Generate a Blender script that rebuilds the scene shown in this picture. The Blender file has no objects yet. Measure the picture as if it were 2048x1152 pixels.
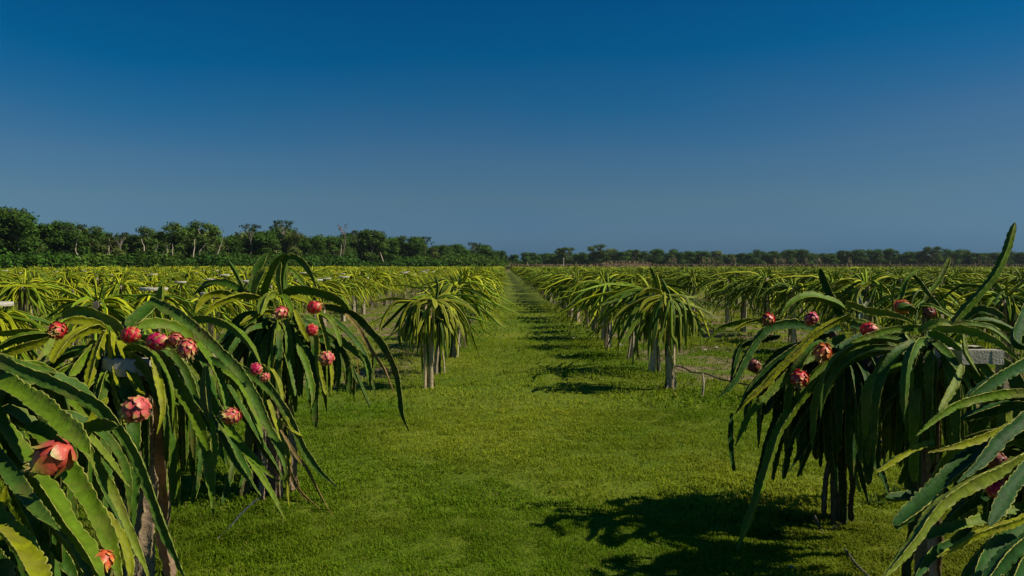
import bpy, math, random
import numpy as np
from mathutils import Vector, Matrix
S = bpy.context.scene
C = S.collection
R_ = math.radians
random.seed(7); rng = np.random.default_rng(7)

# ---------------------------------------------------------------- camera
FPX, VX, VY, CAMZ = 1479.0, 1010.0, 533.0, 1.75
cd = bpy.data.cameras.new("camera"); cam = bpy.data.objects.new("camera", cd); C.objects.link(cam)
cam.location = (0, 0, CAMZ); cam.rotation_euler = (R_(90), 0, 0)
cd.sensor_width = 36; cd.lens = 36*FPX/2048
cd.shift_x = (1024-VX)/2048; cd.shift_y = (VY-576)/2048
cd.clip_start = 0.05; cd.clip_end = 9000
S.camera = cam
S.render.resolution_x, S.render.resolution_y = 1024, 576

# ---------------------------------------------------------------- world, sun, exposure
SUN_EL, SUN_AZ = 43.0, 98.0            # azimuth measured clockwise from the view direction (+Y)
w = bpy.data.worlds.new("World"); S.world = w; w.use_nodes = True
nt = w.node_tree; nt.nodes.clear()
out = nt.nodes.new('ShaderNodeOutputWorld'); bg = nt.nodes.new('ShaderNodeBackground')
sky = nt.nodes.new('ShaderNodeTexSky'); sky.sky_type = 'NISHITA'; sky.sun_disc = False
sky.sun_elevation = R_(SUN_EL); sky.sun_rotation = R_(SUN_AZ)
sky.air_density = 1.0; sky.dust_density = 0.3; sky.ozone_density = 3.0
SKY_STRENGTH = 0.1
bg.inputs[1].default_value = SKY_STRENGTH
geo = nt.nodes.new('ShaderNodeTexCoord'); sep = nt.nodes.new('ShaderNodeSeparateXYZ')
nt.links.new(geo.outputs['Generated'], sep.inputs[0])
nz = nt.nodes.new('ShaderNodeTexNoise'); nz.inputs['Scale'].default_value = 1.6; nz.inputs['Detail'].default_value = 2
mpn = nt.nodes.new('ShaderNodeMapping'); mpn.inputs['Scale'].default_value = (1, 1, 3.5); mpn.inputs['Location'].default_value = (0.3, 0.1, 0)
nt.links.new(geo.outputs['Generated'], mpn.inputs[0]); nt.links.new(mpn.outputs[0], nz.inputs['Vector'])
ma = nt.nodes.new('ShaderNodeMath'); ma.operation = 'MULTIPLY_ADD'; ma.inputs[1].default_value = 0.11
sb = nt.nodes.new('ShaderNodeMath'); sb.operation = 'SUBTRACT'; sb.inputs[1].default_value = 0.055
nt.links.new(nz.outputs['Fac'], ma.inputs[0]); nt.links.new(sep.outputs['Z'], sb.inputs[0]); nt.links.new(sb.outputs[0], ma.inputs[2])
ramp = nt.nodes.new('ShaderNodeValToRGB'); cr = ramp.color_ramp
SKYR = [(0.0, (1, 1, 1)), (0.05, (1, 1, 1)), (0.15, (1, 1, 1)), (0.25, (1, 1, 1)), (0.35, (1, 1, 1))]
SKYR = [(0.0, (0.1149, 0.2528, 0.5301)), (0.0358, (0.1647, 0.2935, 0.5029)), (0.0896, (0.219, 0.3394, 0.4385)), (0.1556, (0.1908, 0.356, 0.4739)), (0.2197, (0.0666, 0.3483, 0.5163)), (0.269, (0.0073, 0.3383, 0.5457)), (0.339, (0.0044, 0.3142, 0.5546))]
cr.elements[0].position = SKYR[0][0]; cr.elements[0].color = (*SKYR[0][1], 1)
cr.elements[1].position = SKYR[-1][0]; cr.elements[1].color = (*SKYR[-1][1], 1)
for p, c in SKYR[1:-1]:
    e = cr.elements.new(p); e.color = (*c, 1)
nt.links.new(ma.outputs[0], ramp.inputs[0])
mul = nt.nodes.new('ShaderNodeMix'); mul.data_type = 'RGBA'; mul.blend_type = 'MULTIPLY'; mul.inputs[0].default_value = 1
nt.links.new(sky.outputs[0], mul.inputs[6]); nt.links.new(ramp.outputs[0], mul.inputs[7])
nt.links.new(mul.outputs[2], bg.inputs[0]); nt.links.new(bg.outputs[0], out.inputs[0])

sd = bpy.data.lights.new("sun", 'SUN'); sun = bpy.data.objects.new("sun", sd); C.objects.link(sun)
sd.energy = 5.0; sd.angle = R_(0.53); sd.color = (1.0, 0.92, 0.72)
az, el = R_(SUN_AZ), R_(SUN_EL)
sdir = Vector((math.sin(az)*math.cos(el), math.cos(az)*math.cos(el), math.sin(el)))
sun.rotation_euler = sdir.to_track_quat('Z', 'Y').to_euler()
sun.location = sdir*50
vs = S.view_settings; vs.view_transform = 'Standard'; vs.look = 'None'; vs.gamma = 1; vs.exposure = 0.0

# ---------------------------------------------------------------- helpers
def tag(o, label=None, cat=None, group=None, kind=None):
    if label: o['label'] = label
    if cat: o['category'] = cat
    if group: o['group'] = group
    if kind: o['kind'] = kind
    return o
def empty(name, loc, rz=0):
    o = bpy.data.objects.new(name, None); C.objects.link(o)
    o.location = loc; o.rotation_euler = (0, 0, rz); o.empty_display_size = 0.2
    return o
def raw_mesh(name, V, Q, mat, col=None, smooth=True):
    """V (n,3), Q (m,3|4) arrays -> mesh data"""
    me = bpy.data.meshes.new(name)
    V = np.ascontiguousarray(V, dtype=np.float32); Q = np.ascontiguousarray(Q, dtype=np.int32)
    k = Q.shape[1]
    me.vertices.add(len(V)); me.vertices.foreach_set('co', V.ravel())
    me.loops.add(Q.size); me.loops.foreach_set('vertex_index', Q.ravel())
    me.polygons.add(len(Q)); me.polygons.foreach_set('loop_start', np.arange(0, Q.size, k, dtype=np.int32))
    try: me.polygons.foreach_set('loop_total', np.full(len(Q), k, dtype=np.int32))
    except Exception: pass
    me.polygons.foreach_set('use_smooth', np.full(len(Q), smooth))
    if col is not None:
        a = me.attributes.new('col', 'FLOAT_COLOR', 'POINT')
        c = np.ones((len(V), 4), dtype=np.float32); c[:, :3] = col
        a.data.foreach_set('color', c.ravel())
    me.materials.append(mat)
    me.update(calc_edges=True); me.validate()
    return me
def link(name, me, parent=None, loc=None):
    o = bpy.data.objects.new(name, me); C.objects.link(o)
    if parent: o.parent = parent
    if loc is not None: o.location = loc
    return o
class MB:
    """collects pieces with quads and colours, builds one mesh"""
    def __init__(s): s.V = []; s.Q = []; s.K = []; s.n = 0
    def add(s, V, Q, K):
        V = np.asarray(V, float); Q = np.asarray(Q, int)
        K = np.broadcast_to(np.asarray(K, float), (len(V), 3))
        s.V.append(V); s.Q.append(Q+s.n); s.K.append(K); s.n += len(V); return s
    def mesh(s, name, mat, smooth=True, off=(0, 0, 0)):
        return raw_mesh(name, np.concatenate(s.V)-np.array(off), np.concatenate(s.Q), mat, np.concatenate(s.K), smooth)
    def box(s, c, d, K, rz=0, jit=0):
        x, y, z = np.array(d)/2
        V = np.array([(-x,-y,-z),(x,-y,-z),(x,y,-z),(-x,y,-z),(-x,-y,z),(x,-y,z),(x,y,z),(-x,y,z)])
        if jit: V = V+rng.uniform(-jit, jit, V.shape)
        ca, sa = math.cos(rz), math.sin(rz)
        V = V@np.array([[ca, sa, 0], [-sa, ca, 0], [0, 0, 1]])+np.array(c)
        return s.add(V, [(0,3,2,1),(4,5,6,7),(0,1,5,4),(1,2,6,5),(2,3,7,6),(3,0,4,7)], K)
    def tube(s, P, R, K, n=8, jit=0):
        P = np.asarray(P, float); R = np.broadcast_to(np.asarray(R, float), (len(P),))
        V, Q = ring_sweep(P, np.ones(n), np.arange(n)*2*np.pi/n, R, None, 0)
        if jit: V = V+rng.normal(0, jit, V.shape)
        return s.add(V, Q, K)
def frames(P, N0, twist):
    n = len(P)
    T = np.gradient(P, axis=0); T /= np.linalg.norm(T, axis=1)[:, None]+1e-9
    N = np.zeros_like(P)
    a = np.array(N0 if N0 is not None else ((0, 0, 1) if abs(T[0, 2]) < .9 else (1, 0, 0)), float)
    a = a-T[0]*a.dot(T[0]); a /= np.linalg.norm(a)+1e-9
    for i in range(n):
        a = a-T[i]*a.dot(T[i]); a /= np.linalg.norm(a)+1e-9; N[i] = a
    B = np.cross(T, N)
    tw = np.linspace(0, 1, n)*twist if np.isscalar(twist) else twist
    c, s_ = np.cos(tw)[:, None], np.sin(tw)[:, None]
    return N*c+B*s_, B*c-N*s_
def ring_sweep(P, rad, ang, R, N0, twist, rad2=None):
    """rad/ang: section in polar form; rad2 (n,k) optional per ring multiplier"""
    N, B = frames(P, N0, twist)
    n, k = len(P), len(rad)
    rr = R[:, None]*rad[None, :]
    if rad2 is not None: rr = rr*rad2
    V = P[:, None, :]+rr[..., None]*(np.cos(ang)[None, :, None]*N[:, None, :]+np.sin(ang)[None, :, None]*B[:, None, :])
    V = V.reshape(-1, 3)
    i = np.arange(n-1)[:, None]*k; j = np.arange(k)[None, :]; j2 = (j+1) % k
    Q = np.stack([i+j, i+j2, i+k+j2, i+k+j], -1).reshape(-1, 4)
    return V, Q
# three-winged cactus sections: (radial, half thickness, rimness)
def make_sect(pts, valley):
    rad, ang, rim, edge = [], [], [], []
    for wv in range(3):
        a = wv*2*np.pi/3
        rad.append(valley); ang.append(a-np.pi/3); rim.append(0); edge.append(0)
        for (r, t, m) in pts:
            rad.append(math.hypot(r, t)); ang.append(a+math.atan2(t, r)); rim.append(m); edge.append(1 if r > .9 else 0)
    return np.array(rad), np.array(ang), np.array(rim), np.array(edge)
SEC_HI = make_sect([(.58,-.11,0),(.90,-.05,.0),(.955,-.04,.55),(1,0,1),(.955,.04,.55),(.90,.05,.0),(.58,.11,0)], .22)
SEC_MID = make_sect([(.62,-.11,.05),(1,0,.9),(.62,.11,.05)], .28)
SEC_LO = make_sect([(1,0,.7)], .33)
SEC_FAR = (np.array([1,1,1.]), np.array([0,2.094,4.189]), np.array([.8,.1,.3]), np.zeros(3))
PAL = {'y': (.200,.220,.005), 'l': (.140,.195,.020), 'g': (.082,.155,.006), 'd': (.032,.086,.006), 'b': (.056,.125,.016), 'e': (.015,.062,.009), 'w': (.30,.36,.24), 'n': (.20,.13,.045), 'k': (.035,.045,.012)}  # key e: green darkened to carry the shade on the right foreground arms
RIM = np.array((.42,.40,.09))
def smoothpath(P, n):
    """centripetal-like Catmull-Rom then even resample to n points"""
    P = np.asarray(P, float)
    if len(P) == 2: return P[0]+(P[1]-P[0])*np.linspace(0, 1, n)[:, None]
    E = np.vstack([2*P[0]-P[1], P, 2*P[-1]-P[-2]]); o = []
    t = np.linspace(0, 1, 12, endpoint=False)[:, None]
    for i in range(1, len(E)-2):
        a, b, c, d = E[i-1:i+3]
        o.append(.5*((2*b)+(c-a)*t+(2*a-5*b+4*c-d)*t*t+(3*b-a-3*c+d)*t**3))
    o.append(E[-2][None]); o = np.vstack(o)
    L = np.r_[0, np.cumsum(np.linalg.norm(np.diff(o, axis=0), axis=1))]
    s = np.linspace(0, L[-1], n)
    return np.stack([np.interp(s, L, o[:, k]) for k in range(3)], 1)
def arm(P, R, color, sec=SEC_HI, step=.010, roll=0., twist=.5, N0=None, tip=.16, base=.45, scal=.13, per=.042, rimk=.75, rimcol=RIM, nmin=5, pointed=False):
    """one winged stem segment: verts, quads, colours"""
    P = np.asarray(P, float)
    L = np.linalg.norm(np.diff(P, axis=0), axis=1).sum()
    n = max(nmin, int(L/step))
    if not (len(P) == n and n < 12): P = smoothpath(P, n)
    s = np.linspace(0, 1, n)
    prof = np.ones(n)
    tb = np.clip(s*L/.10, 0, 1); prof *= base+(1-base)*np.sqrt(tb*(2-tb)+1e-6)
    if pointed: prof *= np.interp(s, [0, .45, 1], [1, 1, .62])
    tt = np.clip((1-s)/tip, 0, 1); prof *= (.12+.88*(tt**.8 if pointed else np.sqrt(np.clip(tt*(2-tt), 0, 1))))
    if sec is SEC_HI:
        ph = rng.uniform(0, 6.28)
        prof *= 1+.07*np.sin(s*L/.23*6.28+ph)+.05*np.sin(s*L/.09*6.28+ph*2)
    rad, ang, rim, edge = sec
    r2 = None
    if sec is SEC_HI and scal > 0:
        r2 = np.ones((n, len(rad)))
        for wv in range(3):
            phs = rng.uniform(0, 1); p2 = per*rng.uniform(.85, 1.2)
            ph = s*L/p2+phs+.35*np.sin(s*L/.17+phs*9)
            nt_ = 1-np.abs(np.sin(np.pi*ph))**.55
            f = 1-scal*nt_*rng.uniform(.6, 1.2)
            lo = wv*(len(rad)//3); sl = slice(lo, lo+len(rad)//3)
            r2[:, sl] = 1+(f-1)[:, None]*np.clip((rad[None, sl]-.5)/.45, 0, 1)
    V, Q = ring_sweep(P, rad, ang+roll, R*prof, N0, twist, r2)
    if sec is SEC_HI:
        V = V+(rng.normal(0, .0006, V.shape))
    k = len(rad)
    c = np.array(PAL[color] if isinstance(color, str) else color, float)
    if sec is SEC_HI:
        gl = .5+.5*np.sin(s*L*5+rng.uniform(0, 6)); gl = gl[:, None, None]*.16
        gl = gl*min(1, c.max()/.15)**1.5
        K = c[None, None, :]*(1-gl)+np.array(PAL['y'])[None, None, :]*gl
    else: K = np.broadcast_to(c, (n, 1, 3))
    K = K*np.ones((n, k, 1)); m = (rim*rimk)[None, :, None]
    K = K*(1-m)+np.asarray(rimcol)[None, None, :]*m*(.4+.6*c.max()/.2 if not sec is SEC_HI else 1)
    K = K.reshape(-1, 3)
    e = np.array([[0, 1, 2, 2]])  # caps
    caps = []
    off = (n-1)*k
    V = np.vstack([V, P[-1]+(P[-1]-P[-2])*.3, P[0]]); K = np.vstack([K, K[-1], K[0]])
    a = np.arange(k)
    caps = np.stack([off+a, off+(a+1) % k, np.full(k, n*k), np.full(k, n*k)], 1)
    capb = np.stack([(a+1) % k, a, np.full(k, n*k+1), np.full(k, n*k+1)], 1)
    return V, Q, K
def px(x, y, d): return ((x-VX)*d/FPX, d, CAMZ-(y-VY)*d/FPX)

# ---------------------------------------------------------------- materials
def mat(name, rough=.6, spec=.4, bump=0., bscale=80, nscale=12, nlo=.75, nhi=1.2, col=None, transl=0., sheen=0., coat=0., aniso=None, tint=None):
    m = bpy.data.materials.new(name); m.use_nodes = True; t = m.node_tree; N = t.nodes
    b = N['Principled BSDF']; b.inputs['Roughness'].default_value = rough; b.inputs['Specular IOR Level'].default_value = spec
    if coat: b.inputs['Coat Weight'].default_value = coat; b.inputs['Coat Roughness'].default_value = .35
    tc = N.new('ShaderNodeTexCoord')
    if col is None:
        a = N.new('ShaderNodeAttribute'); a.attribute_name = 'col'; src = a.outputs['Color']
    else:
        a = N.new('ShaderNodeRGB'); a.outputs[0].default_value = (*col, 1); src = a.outputs[0]
    n1 = N.new('ShaderNodeTexNoise'); n1.inputs['Scale'].default_value = nscale; n1.inputs['Detail'].default_value = 5; n1.inputs['Roughness'].default_value = .62
    t.links.new(tc.outputs['Object'], n1.inputs['Vector'])
    mr = N.new('ShaderNodeMapRange'); mr.inputs[1].default_value = .28; mr.inputs[2].default_value = .72; mr.inputs[3].default_value = nlo; mr.inputs[4].default_value = nhi
    t.links.new(n1.outputs['Fac'], mr.inputs[0])
    mx = N.new('ShaderNodeMix'); mx.data_type = 'RGBA'; mx.blend_type = 'MULTIPLY'; mx.inputs[0].default_value = 1
    t.links.new(src, mx.inputs[6]); t.links.new(mr.outputs[0], mx.inputs[7]); last = mx.outputs[2]
    if tint:
        n2 = N.new('ShaderNodeTexNoise'); n2.inputs['Scale'].default_value = nscale*.4; n2.inputs['Detail'].default_value = 3
        t.links.new(tc.outputs['Object'], n2.inputs['Vector'])
        r2 = N.new('ShaderNodeMapRange'); r2.inputs[1].default_value = .52; r2.inputs[2].default_value = .72; r2.inputs[3].default_value = 0; r2.inputs[4].default_value = tint[1]
        t.links.new(n2.outputs['Fac'], r2.inputs[0])
        m2 = N.new('ShaderNodeMix'); m2.data_type = 'RGBA'; m2.inputs[7].default_value = (*tint[0], 1)
        t.links.new(r2.outputs[0], m2.inputs[0]); t.links.new(last, m2.inputs[6]); last = m2.outputs[2]
    t.links.new(last, b.inputs['Base Color'])
    if bump:
        n3 = N.new('ShaderNodeTexNoise'); n3.inputs['Scale'].default_value = bscale; n3.inputs['Detail'].default_value = 4
        t.links.new(tc.outputs['Object'], n3.inputs['Vector'])
        bp = N.new('ShaderNodeBump'); bp.inputs['Strength'].default_value = bump; bp.inputs['Distance'].default_value = .01
        t.links.new(n3.outputs['Fac'], bp.inputs['Height']); t.links.new(bp.outputs[0], b.inputs['Normal'])
    if transl:
        o = N['Material Output']; tr = N.new('ShaderNodeBsdfTranslucent'); ms = N.new('ShaderNodeMixShader'); ms.inputs[0].default_value = transl
        t.links.new(last, tr.inputs[0]); t.links.new(b.outputs[0], ms.inputs[1]); t.links.new(tr.outputs[0], ms.inputs[2]); t.links.new(ms.outputs[0], o.inputs[0])
    return m
M_ARM = mat('cactus_skin', .58, .16, .35, 60, 22, .66, 1.32, tint=((.19,.15,.04), .50))
M_ARM_SHADE = mat('cactus_skin_painted_shade', .62, .12, .35, 60, 22, .66, 1.35)  # skin for right foreground arms with backlit shade painted into their colour
M_CROWN = mat('cactus_crown', .6, .15, 0, 60, 5, .7, 1.3)
M_WOOD = mat('woody_stem', .85, .2, .9, 45, 30, .6, 1.3)
M_POST = mat('weathered_post', .9, .2, .9, 70, 22, .6, 1.25)
M_CONC = mat('concrete', .9, .2, .5, 90, 18, .7, 1.15)
M_FRUIT = mat('fruit_skin', .45, .45, .2, 70, 40, .8, 1.15)
M_GRASS = mat('grass_blades', .7, .12, 0, 1, .9, .82, 1.2, transl=.45)
M_LEAF = mat('tree_leaves', .7, .12, 0, 1, .25, .65, 1.3, transl=.25)
M_BARK = mat('pale_bark', .9, .15, 0, 1, 2, .7, 1.2)
M_REED = mat('dry_reeds', .9, .1, 0, 1, .3, .7, 1.2)
M_METAL = mat('painted_panel', .5, .5, .1, 60, 20, .85, 1.1)
M_HOSE = mat('hose', .5, .4, .2, 80, 30, .8, 1.2)

# ---------------------------------------------------------------- cheap noise in numpy
_g = rng.random((257, 257))
def vnoise(x, y):
    x = np.asarray(x)+1000.; y = np.asarray(y)+1000.
    xi = np.floor(x).astype(int); yi = np.floor(y).astype(int); fx = x-xi; fy = y-yi
    fx = fx*fx*(3-2*fx); fy = fy*fy*(3-2*fy)
    a = _g[xi % 256, yi % 256]; b = _g[(xi+1) % 256, yi % 256]; c = _g[xi % 256, (yi+1) % 256]; d = _g[(xi+1) % 256, (yi+1) % 256]
    return a*(1-fx)*(1-fy)+b*fx*(1-fy)+c*(1-fx)*fy+d*fx*fy
def fbm(x, y, o=4):
    s = 0; a = .5
    for i in range(o): s = s+a*vnoise(x*2**i+i*17.3, y*2**i+i*9.1); a *= .5
    return s/(1-.5**o)
ROW_R0, ROW_L0, ROW_GAP, POST_GAP = 2.32, -1.08, 4.2, 1.78
def soil(x, y):
    """1 = bare red-brown soil, 0 = grass"""
    right = np.clip((x-2.0)/.8, 0, 1)*np.clip((y-10.6)/1., 0, 1)
    right2 = np.clip((x-3.4)/1.2, 0, 1)*np.clip((y-6)/2, 0, 1)
    left = np.clip((-1.2-x)/1., 0, 1)*np.clip((y-10.3)/1, 0, 1)
    left2 = np.clip((-3.0-x)/.8, 0, 1)*np.clip((y-6)/2, 0, 1)
    m = np.maximum(np.maximum(right, right2), np.maximum(left*.75, left2))
    f = fbm(x*.55+3, y*.35, 4)
    return m*np.clip((f-.42)/.14, 0, 1)

# ---------------------------------------------------------------- ground
def ground():
    xs = np.unique(np.r_[-5000, -2000, -800, -300, np.arange(-120, -20, 5.), np.arange(-20, 20, .5), np.arange(20, 121, 5.), 300, 800, 2000, 5000])
    ys = np.unique(np.r_[-3000, -800, -200, -50, -10, np.arange(0, 30, .5), np.arange(30, 120, 3.), np.arange(120, 420, 15.), 800, 2000, 4000, 7000])
    X, Y = np.meshgrid(xs, ys, indexing='ij')
    Z = -.004+(fbm(X*.8, Y*.8, 2)-.5)*.05*(np.abs(X) < 20)*(Y > 0)*(Y < 30)
    V = np.stack([X, Y, Z], -1).reshape(-1, 3); ny = len(ys)
    i = np.arange(len(xs)-1)[:, None]*ny; j = np.arange(ny-1)[None, :]
    Q = np.stack([i+j, i+ny+j, i+ny+j+1, i+j+1], -1).reshape(-1, 4)
    m = bpy.data.materials.new('ground'); m.use_nodes = True; t = m.node_tree; N = t.nodes; b = N['Principled BSDF']
    b.inputs['Roughness'].default_value = .95; b.inputs['Specular IOR Level'].default_value = .1
    tc = N.new('ShaderNodeTexCoord'); P = tc.outputs['Object']
    def noise(sc, det=5, scale3=(1, 1, 1)):
        mp = N.new('ShaderNodeMapping'); mp.inputs['Scale'].default_value = scale3; t.links.new(P, mp.inputs[0])
        n = N.new('ShaderNodeTexNoise'); n.inputs['Scale'].default_value = sc; n.inputs['Detail'].default_value = det; t.links.new(mp.outputs[0], n.inputs[0]); return n.outputs['Fac']
    def mr(s, a, b_, c=0., d=1.):
        r = N.new('ShaderNodeMapRange'); r.inputs[1].default_value = a; r.inputs[2].default_value = b_; r.inputs[3].default_value = c; r.inputs[4].default_value = d; t.links.new(s, r.inputs[0]); return r.outputs[0]
    def math_(op, a, b_=None, v=None):
        r = N.new('ShaderNodeMath'); r.operation = op; t.links.new(a, r.inputs[0])
        if b_ is not None: t.links.new(b_, r.inputs[1])
        if v is not None: r.inputs[1].default_value = v
        return r.outputs[0]
    def mix(f, a, b_):
        r = N.new('ShaderNodeMix'); r.data_type = 'RGBA'; t.links.new(f, r.inputs[0])
        for s, q in ((a, 6), (b_, 7)):
            if isinstance(s, tuple): r.inputs[q].default_value = (*s, 1)
            else: t.links.new(s, r.inputs[q])
        return r.outputs[2]
    sp = N.new('ShaderNodeSeparateXYZ'); t.links.new(P, sp.inputs[0]); X_, Y_ = sp.outputs[0], sp.outputs[1]
    g = mix(mr(noise(.5, 6), .35, .65), (.090, .150, .009), (.190, .210, .020))
    g = mix(mr(noise(14, 6), .35, .65, 0, .55), g, (.040, .085, .005))
    far = mr(Y_, 14, 70)
    g = mix(math_('MULTIPLY', far, v=.55), g, (.150, .180, .040))
    s1 = math_('MULTIPLY', mr(X_, 2.0, 2.8), mr(Y_, 10.6, 11.6)); s1b = math_('MULTIPLY', mr(X_, 3.4, 4.6), mr(Y_, 6, 8))
    s2 = math_('MULTIPLY', mr(X_, -1.2, -2.2), mr(Y_, 10.3, 11.5)); s2b = math_('MULTIPLY', mr(X_, -3., -3.8), mr(Y_, 6, 8))
    sm = math_('MAXIMUM', math_('MAXIMUM', s1, s1b), math_('MAXIMUM', s2, s2b))
    sm = math_('MULTIPLY', sm, mr(noise(.8, 8), .43, .60))
    so = mix(mr(noise(9, 8, (1, .6, 1)), .38, .62), (.075, .050, .028), (.31, .21, .155))
    t.links.new(mix(sm, g, so), b.inputs['Base Color'])
    bp = N.new('ShaderNodeBump'); bp.inputs['Strength'].default_value = .7; bp.inputs['Distance'].default_value = .03
    t.links.new(noise(22, 6), bp.inputs['Height']); t.links.new(bp.outputs[0], b.inputs['Normal'])
    o = link('ground', raw_mesh('ground', V, Q, m)); tag(o, kind='structure')
ground()
def gz(x, y): return (fbm(x*.8, y*.8, 2)-.5)*.05-.004

def grass():
    def batch(n, y0, y1, h, wd, seed):
        r = np.random.default_rng(seed)
        Y = np.sqrt(r.uniform(y0*y0, y1*y1, n)); X = r.uniform(-1, 1, n)*(.80*Y+1.2)
        keep = r.random(n) > soil(X, Y)*.80
        # clumped growth: denser, taller tufts with thinner spots between
        cl = fbm(X*7, Y*7, 2); lw = fbm(X*1.1, Y*1.1, 3)
        keep &= r.random(n) < np.clip(.35+1.6*(cl-.3), .25, 1)
        X, Y, cl, lw = X[keep], Y[keep], cl[keep], lw[keep]; n = len(X)
        wild = np.clip((X-1.2)/.8, 0, 1)*np.clip((6.5-Y)/1.5, 0, 1)+np.clip((-1.1-X)/.8, 0, 1)*np.clip((6.5-Y)/1.5, 0, 1)+.5*np.clip((X-1.3)/.6, 0, 1)*(Y > 9)
        H = h*(.45+1.1*cl)*r.uniform(.6, 1.3, n)*(1+2.0*wild*np.clip((lw-.35)*4, 0, 1)); W = wd*r.uniform(.7, 1.3, n)*(1+.5*wild)
        a = r.uniform(0, 2*np.pi, n); b = r.uniform(0, 2*np.pi, n); le = r.uniform(.1, .9, n)
        Z = gz(X, Y)
        # leaning broad leaf: 4 verts (rhomb)
        dx, dy = np.cos(a), np.sin(a); sx, sy = -dy, dx
        base = np.stack([X, Y, Z], 1)
        midp = base+np.stack([dx*H*le*.45, dy*H*le*.45, H*.62], 1)
        s_ = np.stack([sx*W/2, sy*W/2, np.zeros(n)], 1)
        tip = base+np.stack([dx*H*le*1.1, dy*H*le*1.1, H*(1-.35*le)], 1)
        V = np.stack([base, midp-s_, tip, midp+s_], 1).reshape(-1, 3)
        Q = np.arange(4*n).reshape(-1, 4)
        c1 = np.array((.165, .268, .008)); c2 = np.array((.350, .395, .026)); c3 = np.array((.30, .27, .06)); c0 = np.array((.050, .115, .006))
        big = fbm(X*.35+5, Y*.22+2, 2)+.10*np.exp(-((Y-6.8)/2.2)**2)
        u = np.clip(.5+(lw-.5)*1.3+(big-.5)*2.6+r.normal(0, .13, n), 0, 1)[:, None]
        K = c1*(1-u)+c2*u
        dk = (r.random(n) < .07)[:, None]; K = np.where(dk, c0, K)
        dr = (r.random(n) < .035)[:, None]; K = np.where(dr, c3, K)
        lwv = np.clip((wild-.2), 0, 1)[:, None]; K = K*(1-.3*lwv)
        return V, Q, np.repeat(K, 4, axis=0)
    m = MB()
    for a in ((600000, 1.6, 5.2, .026, .0050, 1), (400000, 5.2, 9, .030, .0085, 2), (230000, 9, 18, .036, .016, 3), (70000, 18, 34, .05, .045, 4)):
        V, Q, K = batch(*a); m.add(V, Q, K)
    o = link('grass', m.mesh('grass', M_GRASS, smooth=False)); tag(o, 'short green grass of the path and the lawn', 'grass', kind='stuff')
grass()

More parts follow.
